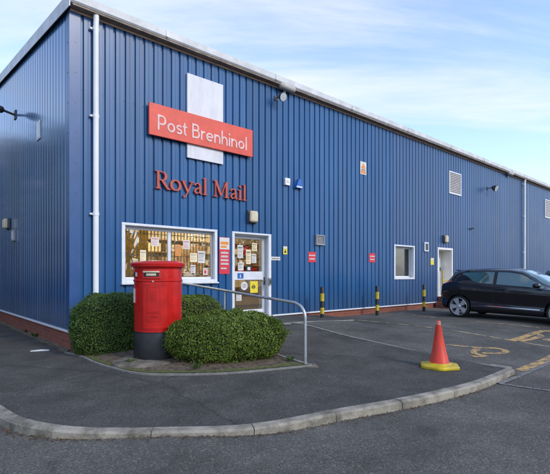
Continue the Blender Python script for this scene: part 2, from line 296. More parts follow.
# ------------------------------------------------------------------ mesh helpers
MW = {}
class MB:
    def __init__(s, T=None): s.v = []; s.f = []; s.m = []; s.T = T or Matrix.Identity(4); s.cm = 0
    def quad_pts(s, pts):
        b = len(s.v); s.v += [s.T @ Vector(p) for p in pts]; s.f.append(tuple(range(b, b+len(pts)))); s.m.append(s.cm); return s
    def poly(s, vs, fs):
        b = len(s.v); s.v += [s.T @ Vector(p) for p in vs]
        for f in fs: s.f.append(tuple(i+b for i in f)); s.m.append(s.cm)
        return s
    def box(s, x0, x1, y0, y1, z0, z1, bev=0):
        if x0 > x1: x0, x1 = x1, x0
        if y0 > y1: y0, y1 = y1, y0
        if z0 > z1: z0, z1 = z1, z0
        if bev:
            e = min(bev, (x1-x0)*.45, (y1-y0)*.45, (z1-z0)*.45)
            # chamfered box: convex hull of inset points
            vs = []
            for X, sx in ((x0, 1), (x1, -1)):
                for Y, sy in ((y0, 1), (y1, -1)):
                    for Z, sz in ((z0, 1), (z1, -1)):
                        vs += [(X, Y+sy*e, Z+sz*e), (X+sx*e, Y, Z+sz*e), (X+sx*e, Y+sy*e, Z)]
            bm = bmesh.new(); bv = [bm.verts.new(p) for p in vs]; bmesh.ops.convex_hull(bm, input=bv)
            bmesh.ops.dissolve_limit(bm, angle_limit=.01, verts=bm.verts, edges=bm.edges)
            bm.verts.index_update(); s.poly([v.co.copy() for v in bm.verts], [[v.index for v in f.verts] for f in bm.faces]); bm.free(); return s
        vs = [(x, y, z) for x in (x0, x1) for y in (y0, y1) for z in (z0, z1)]
        return s.poly(vs, [(0, 1, 3, 2), (4, 6, 7, 5), (0, 4, 5, 1), (2, 3, 7, 6), (0, 2, 6, 4), (1, 5, 7, 3)])
    def tube(s, pts, r, n=10, cap=True):
        pts = [Vector(p) for p in pts]; rs = r if isinstance(r, (list, tuple)) else [r]*len(pts)
        rings = []; up = Vector((0, 0, 1))
        t0 = (pts[1]-pts[0]).normalized(); a = t0.cross(up)
        if a.length < .1: a = t0.cross(Vector((1, 0, 0)))
        a.normalize()
        for i, p in enumerate(pts):
            t = (pts[min(i+1, len(pts)-1)]-pts[max(i-1, 0)]).normalized()
            a = (a - t*a.dot(t)).normalized(); b = t.cross(a)
            rings.append([p + (a*math.cos(2*math.pi*k/n)+b*math.sin(2*math.pi*k/n))*rs[i] for k in range(n)])
        vs = [q for rg in rings for q in rg]; fs = []
        for i in range(len(pts)-1):
            for k in range(n): fs.append((i*n+k, i*n+(k+1) % n, (i+1)*n+(k+1) % n, (i+1)*n+k))
        if cap: fs.append(tuple(range(n))); fs.append(tuple((len(pts)-1)*n+k for k in range(n)))
        return s.poly(vs, fs)
    def lathe(s, prof, n=32, c=(0, 0, 0), a0=0, a1=2*math.pi, cap=True):
        full = abs(a1-a0-2*math.pi) < 1e-6; m = n if full else n+1
        vs = [(c[0]+r*math.cos(a0+(a1-a0)*k/n), c[1]+r*math.sin(a0+(a1-a0)*k/n), c[2]+z) for r, z in prof for k in range(m)]; fs = []
        for i in range(len(prof)-1):
            for k in range(n): fs.append((i*m+k, i*m+(k+1) % m, (i+1)*m+(k+1) % m, (i+1)*m+k))
        if full and cap:
            fs.append(tuple(range(n))); fs.append(tuple((len(prof)-1)*m+k for k in range(n)))
        return s.poly(vs, fs)
    def prism(s, pts, y0, y1):          # outline in x,z extruded in y
        n = len(pts); vs = [(x, y0, z) for x, z in pts]+[(x, y1, z) for x, z in pts]
        return s.poly(vs, [tuple(range(n)), tuple(range(n, 2*n))]+[(i, (i+1) % n, n+(i+1) % n, n+i) for i in range(n)])
    def slab(s, pts, z0, z1):
        n = len(pts); vs = [(x, y, z0) for x, y in pts]+[(x, y, z1) for x, y in pts]
        return s.poly(vs, [tuple(range(n)), tuple(range(n, 2*n))]+[(i, (i+1) % n, n+(i+1) % n, n+i) for i in range(n)])
    def build(s, name, mats, parent=None, smooth=False, origin=None, normals=True, M=None):
        if not isinstance(mats, (list, tuple)): mats = [mats]
        if parent is not None: inv = MW[parent.name].inverted()
        elif M is not None: inv = M.inverted()
        else:
            if origin is None:
                xs = [v.x for v in s.v]; ys = [v.y for v in s.v]; origin = ((min(xs)+max(xs))/2, (min(ys)+max(ys))/2, min(v.z for v in s.v))
            M = Matrix.Translation(origin); inv = M.inverted()
        me = bpy.data.meshes.new(name); me.from_pydata([inv @ v for v in s.v], [], s.f); 
        for m in mats: me.materials.append(m)
        if len(mats) > 1: me.polygons.foreach_set('material_index', s.m)
        if normals:
            bm = bmesh.new(); bm.from_mesh(me); bmesh.ops.recalc_face_normals(bm, faces=bm.faces); bm.to_mesh(me); bm.free()
        if smooth:
            me.polygons.foreach_set('use_smooth', [True]*len(me.polygons)); me.set_sharp_from_angle(angle=R(smooth if smooth is not True else 40))
        me.update(); o = bpy.data.objects.new(name, me); col.objects.link(o)
        if parent is not None: o.parent = parent; MW[o.name] = MW[parent.name]
        else: o.matrix_world = M; MW[o.name] = M
        return o
def tag(o, label=None, cat=None, group=None, kind=None):
    if label: o['label'] = label
    if cat: o['category'] = cat
    if group: o['group'] = group
    if kind: o['kind'] = kind
    return o
def empty(name, M, label, cat, group=None):
    o = bpy.data.objects.new(name, None); col.objects.link(o); o.empty_display_size = .2
    o.matrix_world = M; MW[o.name] = M.copy(); return tag(o, label, cat, group)
def at_u(u, z, n=0.0):      # matrix for something fixed to the front wall (x right, y into wall, z up)
    return MB_WORLD @ Matrix.Translation((u, -n, z))
def at_v(v, z, n=0.0):      # fixed to side wall: x right (towards corner), y into wall
    return MB_WORLD @ Matrix.Translation((-n, v, z)) @ Matrix.Rotation(R(-90), 4, 'Z')
def copy_tree(o, M=None, parent=None):
    c = o.copy(); col.objects.link(c)
    if parent is not None: c.parent = parent; MW[c.name] = MW[parent.name]
    else: c.matrix_world = M; MW[c.name] = M.copy()
    for ch in list(o.children): copy_tree(ch, None, c)
    return c
def ribbon(mb, pts, ws, y0, y1, closed=False):     # stroke in x,z with width, extruded in y
    pts = [Vector(p) for p in pts]; n = len(pts); ws = ws if isinstance(ws, (list, tuple)) else [ws]*n; Lp = []; Rp = []
    for i in range(n):
        a = pts[(i-1) % n] if closed or i else pts[0]; b = pts[(i+1) % n] if closed or i < n-1 else pts[-1]
        t = (b-a).normalized(); q = Vector((-t.y, t.x))*ws[i]/2; Lp.append(pts[i]+q); Rp.append(pts[i]-q)
    vs = [];
    for yy in (y0, y1): vs += [(p.x, yy, p.y) for p in Lp]+[(p.x, yy, p.y) for p in Rp]
    fs = []; rng = range(n if closed else n-1)
    for i in rng:
        j = (i+1) % n
        fs += [(i, j, n+j, n+i), (2*n+i, 2*n+j, 3*n+j, 3*n+i), (i, j, 2*n+j, 2*n+i), (n+i, n+j, 3*n+j, 3*n+i)]
    if not closed: fs += [(0, n, 3*n, 2*n), (n-1, 2*n-1, 4*n-1, 3*n-1)]
    mb.poly(vs, fs)
def arc(cx, cz, rx, rz, a0, a1, n=16): return [(cx+rx*math.cos(R(a0+(a1-a0)*i/n)), cz+rz*math.sin(R(a0+(a1-a0)*i/n))) for i in range(n+1)]

# ------------------------------------------------------------------ ground: kerb line, path, road
kerb_px = [(0, 405.5), (25, 419.5), (76, 427.7), (163, 428.3), (255, 424.7), (344, 408.5), (417.7, 395.5), (473.7, 381.5), (506, 369)]
kp = [ray(a, b, lambda x, y: 0.0).xy for a, b in kerb_px]
kp = [Vector((-24, 34)), Vector((-10.5, 13.6)), Vector((-5.4, 7.3)), Vector((-4.1, 5.75))] + kp
def catmull(pts, per):
    o = []
    for i in range(len(pts)-1):
        p0 = pts[max(i-1, 0)]; p1 = pts[i]; p2 = pts[i+1]; p3 = pts[min(i+2, len(pts)-1)]
        for k in range(per):
            t = k/per; o.append(.5*((2*p1)+(p2-p0)*t+(2*p0-5*p1+4*p2-p3)*t*t+(3*p1-p0-3*p2+p3)*t**3))
    o.append(pts[-1]); return o
kin = catmull(kp, 10)                                 # inner edge of the kerb
def offset(pl, d):
    r = []
    for i, p in enumerate(pl):
        t = (pl[min(i+1, len(pl)-1)]-pl[max(i-1, 0)]).normalized(); r.append(p+Vector((t.y, -t.x))*d)
    return r
kout = offset(kin, .125)
end = kin[-1]
ue, ne = un(end.x, end.y)
def W2(u, n): return Cn + U*u - V*n
path_poly = [*kin, W2(ue, .0), W2(0, 0), Cn + V*34]
def inside(p, poly):
    c = False; n = len(poly)
    for i in range(n):
        a, b = poly[i], poly[(i+1) % n]
        if (a.y > p[1]) != (b.y > p[1]) and p[0] < (b.x-a.x)*(p[1]-a.y)/(b.y-a.y)+a.x: c = not c
    return c
def dist_poly(p, poly):
    p = Vector(p); d = 1e9
    for i in range(len(poly)):
        a, b = poly[i], poly[(i+1) % len(poly)]; ab = b-a
        t = max(0, min(1, (p-a).dot(ab)/max(ab.length_squared, 1e-9))); d = min(d, (a+ab*t-p).length)
    return d
def sheet(name, poly, hf, step, material, kind='structure'):
    xs = [p.x for p in poly]; ys = [p.y for p in poly]; pts = [Vector(p) for p in poly]; n = len(pts)
    edges = [(i, (i+1) % n) for i in range(n)]; x = min(xs)
    while x < max(xs):
        y = min(ys)
        while y < max(ys):
            if inside((x, y), poly) and dist_poly((x, y), poly) > step*.4: pts.append(Vector((x, y)))
            y += step
        x += step
    vo, _, fo, *_ = delaunay_2d_cdt(pts, edges, [tuple(range(n))], 1, 1e-5)
    me = bpy.data.meshes.new(name); me.from_pydata([(v.x, v.y, hf(v.x, v.y)) for v in vo], [], [tuple(f) for f in fo]); me.materials.append(material)
    me.polygons.foreach_set('use_smooth', [True]*len(me.polygons))
    o = bpy.data.objects.new(name, me); col.objects.link(o)
    if kind: o['kind'] = kind
    return o
def gz(x, y):
    p = Vector((x, y)); z = G(x, y)
    if -14 < x < 6 and 3 < y < 22 and inside((x, y), path_poly) and dist_poly((x, y), path_poly) > .22: z = min(z, P0(x, y))-.12
    return z
gx = [-600, -200, -80, -40] + [-20+.25*i for i in range(int(45/.25))] + [25+5*i for i in range(8)] + [100, 250, 600]
gy = [-300, -60, -25] + [-10+1*i for i in range(11)] + [1+.25*i for i in range(int(24/.25))] + [26, 30, 40, 60, 120, 300, 900]
vs = [(x, y, gz(x, y)) for x in gx for y in gy]; ny = len(gy)
fs = [(i*ny+j, (i+1)*ny+j, (i+1)*ny+j+1, i*ny+j+1) for i in range(len(gx)-1) for j in range(ny-1)]
me = bpy.data.meshes.new('road'); me.from_pydata(vs, [], fs); me.materials.append(mtl['road']); me.polygons.foreach_set('use_smooth', [True]*len(fs))
road = bpy.data.objects.new('road', me); col.objects.link(road); road['kind'] = 'structure'
sheet('pavement', path_poly, P, .3, mtl['path'])

# kerb stones
mb = MB(); L = 0; cut = .9; lens = [0]
for i in range(1, len(kin)): lens.append(lens[-1]+(kin[i]-kin[i-1]).length)
def on(pl, s):
    for i in range(1, len(lens)):
        if lens[i] >= s: t = (s-lens[i-1])/(lens[i]-lens[i-1]); return pl[i-1].lerp(pl[i], t)
    return pl[-1]
s0 = lens[-1]
while s0 > lens[-1]-40 and s0 > 0:
    s1 = max(s0-.9, 0); k = 6; jit = rnd.uniform(-.004, .004); rows = []
    for j in range(k+1):
        s = s0-.004+(s1+.008-s0)*j/k; a = on(kin, s); b = on(kout, s); zt = P0(a.x, a.y)+.012+jit; zb = -.12
        m1 = a.lerp(b, .82)
        zb2 = G(b.x, b.y)-.05
        rows.append([(a.x, a.y, zb2), (a.x, a.y, zt), (m1.x, m1.y, zt-.001), (b.x*.985+a.x*.015, b.y*.985+a.y*.015, zt-.02), (b.x, b.y, zb2)])
    vsx = [p for r_ in rows for p in r_]; fsx = [(i*5+j, i*5+j+1, (i+1)*5+j+1, (i+1)*5+j) for i in range(k) for j in range(4)] + [(0, 1, 2, 3, 4), tuple(k*5+q for q in range(5))]
    mb.poly(vsx, fsx); s0 -= .9
tag(mb.build('kerb', mtl['conc'], smooth=35), kind='structure')
# dropped block that closes the kerb, edging between path and car park
def strip(mb, a, b, wd, h0, hf, seg=.35, drop=.1, f=None):
    a = Vector(a); b = Vector(b); L = (b-a).length; n = max(2, int(L/seg)); t = (b-a)/L; q = Vector((-t.y, t.x))*wd/2; vs = []; 
    for i in range(n+1):
        p = a+t*L*i/n
        for s, dz in ((-1, -drop), (-1, 0), (1, 0), (1, -drop)):
            r = p+q*s; vs.append((r.x, r.y, hf(p.x, p.y)+h0+dz))
    fs = [(i*4+j, i*4+j+1, (i+1)*4+j+1, (i+1)*4+j) for i in range(n) for j in range(3)]+[(0, 1, 2, 3), tuple(n*4+k for k in range(4))]
    mb.poly(vs, fs)
mb = MB(); strip(mb, W2(ue, ne-.02), W2(ue, 1.1), .07, .020, P)
tag(mb.build('edging', mtl['edging']), kind='structure')
mb = MB()
mb.slab([end, W2(ue+.14, ne+.03), W2(ue+.13, ne-.28), W2(ue, ne-.26)], -.2, .015)
tag(mb.build('kerb_end', mtl['conc']), kind='structure')

def flat_strip(mb, a, b, wd, h=.004, seg=.2, wob=0.0, hf=G):
    a = Vector(a); b = Vector(b); L = (b-a).length; n = max(2, int(L/seg)); t = (b-a)/L; q = Vector((-t.y, t.x))*wd/2; vs = []
    for i in range(n+1):
        p = a+t*L*i/n
        for s in (-1, 1):
            r = p+q*s*(1+wob*noise.noise(Vector((p.x*3, p.y*3, s)))); vs.append((r.x, r.y, gnd_top(r.x, r.y)+h))
    mb.poly(vs, [(2*i, 2*i+2, 2*i+3, 2*i+1) for i in range(n)])
# exact height of the ground mesh (bilinear on its grid) so that markings stay just above it
import bisect
def gnd_top(x, y):
    i = max(0, bisect.bisect_right(gx, x)-1); j = max(0, bisect.bisect_right(gy, y)-1)
    a = (x-gx[i])/(gx[i+1]-gx[i]); b = (y-gy[j])/(gy[j+1]-gy[j]); z = lambda p, q: vs_z[p*ny+q]
    q = [z(i, j), z(i+1, j), z(i, j+1), z(i+1, j+1)]
    return (q[0]*(1-a)+q[1]*a)*(1-b)+(q[2]*(1-a)+q[3]*a)*b
vs_z = [v[2] for v in vs]
def rp(px, py): return ray(px, py, G).xy
mb = MB(); flat_strip(mb, rp(350, 319.6), rp(549, 347.0)+Vector((.6, -.75))*1.0*0, .085, wob=.5)
flat_strip(mb, rp(476, 321.6), rp(540, 328.0), .085, wob=.5)
flat_strip(mb, rp(330, 317.6), rp(352, 314.3), .08, wob=.4)
flat_strip(mb, rp(395, 312.3), rp(436, 318), .07, wob=.4)
tag(mb.build('bay_markings', mtl['line_w'], normals=False), kind='structure')
mb = MB(); a = rp(520, 371.0); flat_strip(mb, a, a+U*9, .15, h=.005, wob=.35)
tag(mb.build('yellow_road_line', mtl['line_y'], normals=False), kind='structure')
mb = MB(); a = rp(517, 377.5); b = a+U*12; n = 120
for i in range(n):
    p = a.lerp(b, i/n+.0006); q = a.lerp(b, (i+1)/n-.0006); flat_strip(mb, p, q, .07, h=.007)
a = rp(499, 384); b = rp(551, 391.5); b = a+(b-a).normalized()*9; n = 90
for i in range(n):
    p = a.lerp(b, i/n+.0006); q = a.lerp(b, (i+1)/n-.0006); flat_strip(mb, p, q, .06, h=.008)
a = rp(499, 384.2); b = rp(517, 377.5); flat_strip(mb, a, b, .08, h=.0095)
tag(mb.build('channel_setts', mtl['granite'], normals=False), kind='structure')
# worn painted bay symbols
def ground_stroke(mb, px, wd, h):
    w = catmull([rp(a, b) for a, b in px], 5); vs = []
    for i, p in enumerate(w):
        t = (w[min(i+1, len(w)-1)]-w[max(i-1, 0)]).normalized(); q = Vector((-t.y, t.x))*wd/2*(1+.25*noise.noise(Vector((p.x*4, p.y*4, 0))))
        for k in (-1, 1): r = p+q*k; vs.append((r.x, r.y, gnd_top(r.x, r.y)+h))
    mb.poly(vs, [(2*i, 2*i+2, 2*i+3, 2*i+1) for i in range(len(w)-1)])
mb = MB(); ground_stroke(mb, [(446, 345.2), (458, 346), (476, 347.8), (497, 348.8), (506, 351.6), (500, 353.6), (482, 353.4)], .11, .005)
ground_stroke(mb, [(479, 349.4), (473, 351.6), (476, 354.4), (484, 356.2), (473, 357)], .12, .0065)
tag(mb.build('disabled_bay_marking', mtl['line_y'], normals=False), kind='structure')
mb = MB(); ground_stroke(mb, [(511, 341), (520, 338.4), (534, 333.6), (543, 331.2), (553, 331.8)], .15, .005)
ground_stroke(mb, [(520, 341.6), (532, 339.2), (541, 336.2), (536, 333.8)], .13, .0065); ground_stroke(mb, [(546, 341), (551, 339.6), (560, 340)], .16, .0065)
tag(mb.build('disabled_bay_marking', mtl['line_y'], normals=False), kind='structure')

# landing beside the entrance door
lx0 = wu(186)+.02; lx1 = 6.75; mb = MB(MB_WORLD); T = []; n = 14
for i in range(n+1):
    u = lx0+(lx1-lx0)*i/n; z = .37-.09*ss((u-4.4)/2.6); zo = z-.05
    T += [(u, -1.12, .0), (u, -1.12, zo-.02), (u, -1.10, zo), (u, -.012, z+.01), (u, -.012, .0)]
mb.poly(T, [(i*5+j, i*5+j+1, (i+1)*5+j+1, (i+1)*5+j) for i in range(n) for j in range(4)]+[(0, 1, 2, 3, 4), tuple(n*5+q for q in range(5))])
mb.build('landing', mtl['edging'], M=MB_WORLD)['kind'] = 'structure'
mb = MB(MB_WORLD); T = []
for i in range(n+1):
    u = lx0+.005+(lx1-lx0-.01)*i/n; z = .37-.09*ss((u-4.4)/2.6); zo = z-.05
    T += [(u, -1.03, zo+.0085), (u, -.016, z+.0145)]
mb.poly(T, [(2*i, 2*i+2, 2*i+3, 2*i+1) for i in range(n)])
mb.build('landing_surface', mtl['path'], M=MB_WORLD, normals=False)['kind'] = 'structure'
# ramp from the path up to the landing
mb = MB(); vsx = []
for i in range(140):
    v_ = i*.09; wd = .10+.10*noise.noise(Vector((v_*2.1, 0, 0)))+.05*noise.noise(Vector((v_*7, 2, 0)))
    for k in range(4): q = Cn+V*v_-U*(.0+wd*k/3); vsx.append((q.x, q.y, P(q.x, q.y)+.035*(1-k/3)+.004))
mb.poly(vsx, [(i*4+k, (i+1)*4+k, (i+1)*4+k+1, i*4+k+1) for i in range(139) for k in range(3)])
tag(mb.build('verge_dirt', mtl['soil'], normals=False), kind='structure')
# ------------------------------------------------------------------ planting bed
bed_px = [(66, 353.0), (80, 356.5), (98.5, 364.5), (127, 372.3), (155, 375.2), (200, 375.0), (234, 373.5), (270, 370.5), (311, 366.4)]
bo = catmull([ray(a, b, P).xy for a, b in bed_px], 6)
br_u, br_n = un(bo[-1].x, bo[-1].y)
bed_poly = bo + [W2(br_u-.03, .6), W2(br_u-.06, .02), W2(.02, .02)]
def bedz(x, y):
    p = (x, y); d = dist_poly(p, bed_poly)
    return P(x, y)+.014+.028*ss(d/.5)+.014*noise.noise(Vector((x*4, y*4, 0)))*ss(d/.2)
sheet('planting_bed', bed_poly, bedz, .09, mtl['soil'])
mb = MB()
for i in range(len(bo)-1): strip(mb, bo[i], bo[i+1], .05, .022+.0003*(i % 2), P, seg=1)
strip(mb, bo[-1], W2(br_u-.05, .45), .06, .025, P)
tag(mb.build('bed_edging', mtl['edging']), kind='structure')
# moss band and grit inside the edging
mb = MB()
inn = offset(bo, -.03); inn2 = offset(bo, -.20)
vsx = []
for i, (a, b) in enumerate(zip(inn, inn2)):
    b = a.lerp(b, .65+.55*noise.noise(Vector((i*.5, 3, 0))))
    for k in range(4): p = a.lerp(b, k/3); vsx.append((p.x, p.y, bedz(p.x, p.y)+.012-.002*k))
mb.poly(vsx, [(i*4+k, (i+1)*4+k, (i+1)*4+k+1, i*4+k+1) for i in range(4, len(inn)-1) for k in range(3)])
tag(mb.build('moss', mtl['moss'], normals=False), 'thin green moss band along the inner edge of the planting bed', 'moss', kind='stuff')

# ------------------------------------------------------------------ the building
EAVE = wz(71, 10.5); FL = wz(71, 330.5)       # cladding top and bottom
LEN = 46.0; DEP = 22.0; PITCH = .113
bld = empty('commercial_building', MB_WORLD, 'long blue ribbed metal warehouse building on a low red brick base', 'building')
def rect(px0, px1, pyt, pyb, n=0.0, ref=None):
    r = px0 if ref is None else ref
    return wu(px0, n), wu(px1, n), wz(r, pyb, n), wz(r, pyt, n)
o_win = (wu(121.5), wu(215.5), wz(121.5, 283), wz(121.5, 225))
o_door = (wu(231.5), wu(269.5), FL+.02, wz(231.5, 233.4))
o_win2 = (wu(393.2), wu(413.2), wz(393, 279.5), wz(393, 246))
o_door2 = (wu(436.8), wu(451.2), wz(437, 296), wz(437, 249.5))
opens = [o_win, o_door, o_win2, o_door2]
GR = .035   # rib depth
def cladding(length, z0, ztop, openings, conv, start=.16):
    bps = []; u = start
    bps.append((0.0, GR)); 
    while u < length:
        bps += [(u, GR), (u+.016, 0.0), (u+.042, 0.0), (u+.058, GR)]; u += .2
        # shallow stiffener on the crest
        bps += [(u-.2+.122, GR), (u-.2+.126, GR-.004), (u-.2+.132, GR-.004), (u-.2+.136, GR)]
    bps = [b for b in bps if b[0] < length]+[(length, GR)]; bps.sort()
    pts = []
    def nn(u):
        for i in range(1, len(bps)):
            if bps[i][0] >= u: a, b = bps[i-1], bps[i]; t = (u-a[0])/max(b[0]-a[0], 1e-9); return a[1]+(b[1]-a[1])*t
        return GR
    cuts = sorted(set([b[0] for b in bps]+[o[0] for o in openings]+[o[1] for o in openings]))
    vsx = []; fsx = []
    for a, b in zip(cuts[:-1], cuts[1:]):
        mid = (a+b)/2; na, nb = nn(a), nn(b); segs = [(z0, None)]
        for o in openings:
            if o[0] < mid < o[1]: segs = [(z0, o[2]), (o[3], None)]
        for s in segs:
            za = s[1] if s[1] is not None else ztop(a); zb = s[1] if s[1] is not None else ztop(b); q = len(vsx)
            vsx += [conv(a, na, s[0]), conv(b, nb, s[0]), conv(b, nb, zb), conv(a, na, za)]; fsx.append((q, q+1, q+2, q+3))
    return vsx, fsx
vsx, fsx = cladding(LEN, FL, lambda u: EAVE, opens, lambda u, n, z: (u, -n, z))
mb = MB(MB_WORLD); mb.poly(vsx, fsx); k = 0
for i in range(130):
    u_ = .16+.2*i+.029
    for z_ in (FL+.12, 1.75, 3.3, 4.85, EAVE-.12):
        if any(o[0]-.03 < u_ < o[1]+.03 and o[2]-.05 < z_ < o[3]+.1 for o in opens): continue
        mb.box(u_-.007, u_+.007, -.007, -.0005, z_-.007, z_+.007)
mb.build('front_cladding', mtl['front'], bld, normals=False)
vsx, fsx = cladding(DEP, FL, lambda v: EAVE+PITCH*min(v, DEP-v)+.0, [], lambda v, n, z: (-n, v, z), start=.19)
mb = MB(MB_WORLD); mb.poly(vsx, fsx); mb.build('side_cladding', mtl['side'], bld, normals=False)
mb = MB(MB_WORLD)                                    # back and far end
mb.poly([(0, DEP, 0), (LEN, DEP, 0), (LEN, DEP, EAVE), (0, DEP, EAVE)], [(0, 1, 2, 3)])
mb.poly([(LEN, 0, 0), (LEN, DEP, 0), (LEN, DEP, EAVE), (LEN, DEP/2, EAVE+PITCH*DEP/2), (LEN, 0, EAVE)], [(0, 1, 2, 3, 4)])
mb.build('rear_cladding', mtl['navy'], bld, normals=False)
# corner flashing (wraps the corner), base flashing, section joints
mb = MB(MB_WORLD); c0 = GR+.004
mb.box(-c0-.002, -c0+.006, -c0-.002, .15, FL+.005, EAVE-.002)
mb.box(-c0+.0065, .15, -c0-.002, -c0+.006, FL+.005, EAVE-.003)
for k in range(11):
    z = FL+.3+k*.55
    mb.box(-c0-.008, -c0-.0021, .06, .075, z, z+.015); mb.box(.06, .075, -c0-.008, -c0-.0021, z, z+.015)
mb.build('corner_flashing', mtl['flash'], bld)
for u0 in (wu(390.5), wu(527)): mb = MB(MB_WORLD); mb.box(u0-.035, u0+.035, -c0-.003, -c0+.006, FL+.01, EAVE-.004); mb.build('joint_flashing', mtl['flash'], bld)
mb = MB(MB_WORLD)
def run_front(zlo, zhi, n0, n1, skips):
    u = -n1
    for s0, s1 in sorted(skips)+[(LEN, LEN)]:
        mb.box(u, s0, -n1, -n0, zlo, zhi); u = s1
dsk = [(o_door[0]-.02, o_door[1]+.02), (o_door2[0]-.02, o_door2[1]+.02)]
run_front(FL-.035, FL-.001, -.02, .062, dsk); mb.box(-.062, .015, .021, DEP, FL-.035, FL-.001)
mb.build('base_flashing', mtl['white'], bld)
mb = MB(MB_WORLD); mb.box(-.008, o_door[0], -.008, .22, -.4, FL-.036); mb.box(o_door[1], LEN, -.008, .22, -.4, FL-.036)
mb.box(o_door[0]+.001, o_door[1]-.001, -.006, .22, -.4, FL-.04)
mb.box(-.008, .2, .221, DEP, -.4, FL-.036); mb.build('brick_base', mtl['brick'], bld)
# brick step at the second door
mb = MB(MB_WORLD); mb.box(o_door2[0]-.25, o_door2[1]+.25, -.75, -.065, 0, o_door2[2]-.22, .01); mb.box(o_door2[0]-.05, o_door2[1]+.05, -.38, -.066, o_door2[2]-.219, o_door2[2]-.02, .01)
mb.build('brick_step', mtl['brick'], bld)
# roof, gutter, verge
rdz = .16
mb = MB(MB_WORLD); z0 = EAVE+.17; h = DEP/2
mb.poly([(-.1, -.1, z0), (LEN, -.1, z0), (LEN, h, z0+PITCH*h), (-.1, h, z0+PITCH*h), (-.1, DEP+.2, z0-.02), (LEN, DEP+.2, z0-.02)], [(0, 1, 2, 3), (3, 2, 5, 4)])
mb.build('roof', mtl['roof'], bld, normals=False)
mb = MB(MB_WORLD)                                    # gutter: a shallow trough, front lip rolled
go = .235; gz0 = EAVE+.045; gz1 = EAVE+.20
mb.poly([(x, y, z) for x in (-.10, LEN) for y, z in ((-.045, gz0+.012), (-go+.03, gz0), (-go, gz0+.03), (-go-.012, gz1), (-go+.012, gz1+.008), (-go+.02, gz0+.05), (-.06, gz0+.05), (-.05, gz1))],
        [(0, 1, 9, 8), (1, 2, 10, 9), (2, 3, 11, 10), (3, 4, 12, 11), (4, 5, 13, 12), (5, 6, 14, 13), (6, 7, 15, 14), (0, 1, 2, 3, 4, 5, 6, 7), tuple(range(8, 16))])
u = 1.8
while u < LEN: mb.box(u-.03, u+.03, -go-.018, -go-.0125, gz0+.02, gz1-.004); u += 3.0
mb.build('gutter', mtl['gutter'], bld, smooth=30)
mb = MB(MB_WORLD); mb.box(-.03, LEN, -.2, -.037, EAVE+.012, EAVE+.040); mb.build('soffit', mtl['soffit'], bld)
mb = MB(MB_WORLD); mb.box(-.03, LEN, -.058, -.037, EAVE-.03, EAVE+.011); mb.build('eaves_fillet', mtl['fillet'], bld)
mb = MB(MB_WORLD)                                    # verge trim following the gable
def vz(v): return EAVE+PITCH*min(v, DEP-v)
for a, b in ((-.26, DEP/2), (DEP/2, DEP+.2)):
    mb.poly([(x, v, vz(v)+dz) for v in (a, b) for x, dz in ((-.105, -.035), (-.105, .21), (.06, .225), (.06, .205), (-.09, .19), (-.09, -.035))],
            [(0, 1, 7, 6), (1, 2, 8, 7), (2, 3, 9, 8), (3, 4, 10, 9), (4, 5, 11, 10), (5, 0, 6, 11), (0, 1, 2, 3, 4, 5), tuple(range(6, 12))])
mb.build('verge_trim', mtl['gutter'], bld)
# gutter outlets with short hoppers
for px in (288, 511):
    u = wu(px, .2); mb = MB(MB_WORLD)
    mb.tube([(u-.26, -.17, gz0-.01), (u-.22, -.17, gz0-.03), (u+.22, -.17, gz0-.03), (u+.26, -.17, gz0-.01)], [.05, .085, .085, .05], 14); mb.tube([(u-.02, -.10, gz0-.08), (u-.02, -.05, gz0-.20)], .04, 10)
    mb.build('gutter_outlet', mtl['beige'], bld, smooth=40)
for px, wd in ((96, .052), (524.6, .055)):
    u = wu(px, .12); mb = MB(MB_WORLD)
    mb.tube([(u, -.14, gz0+.01), (u, -.12, gz0-.18), (u, -.11, FL-.02), (u, -.11, .02)], wd, 16)
    dp = mb.build('drainpipe', mtl['white'], bld, smooth=40)
    for z in (wz(96, 116, .12), wz(96, 214, .12), .75, 6.0):
        mb = MB(MB_WORLD); mb.tube([(u, -.11, z-.03), (u, -.11, z+.03)], wd+.008, 16); mb.box(u-.10, u-.045, -.10, -.037, z-.018, z+.018, .005); mb.build('pipe_bracket', mtl['white'], dp)

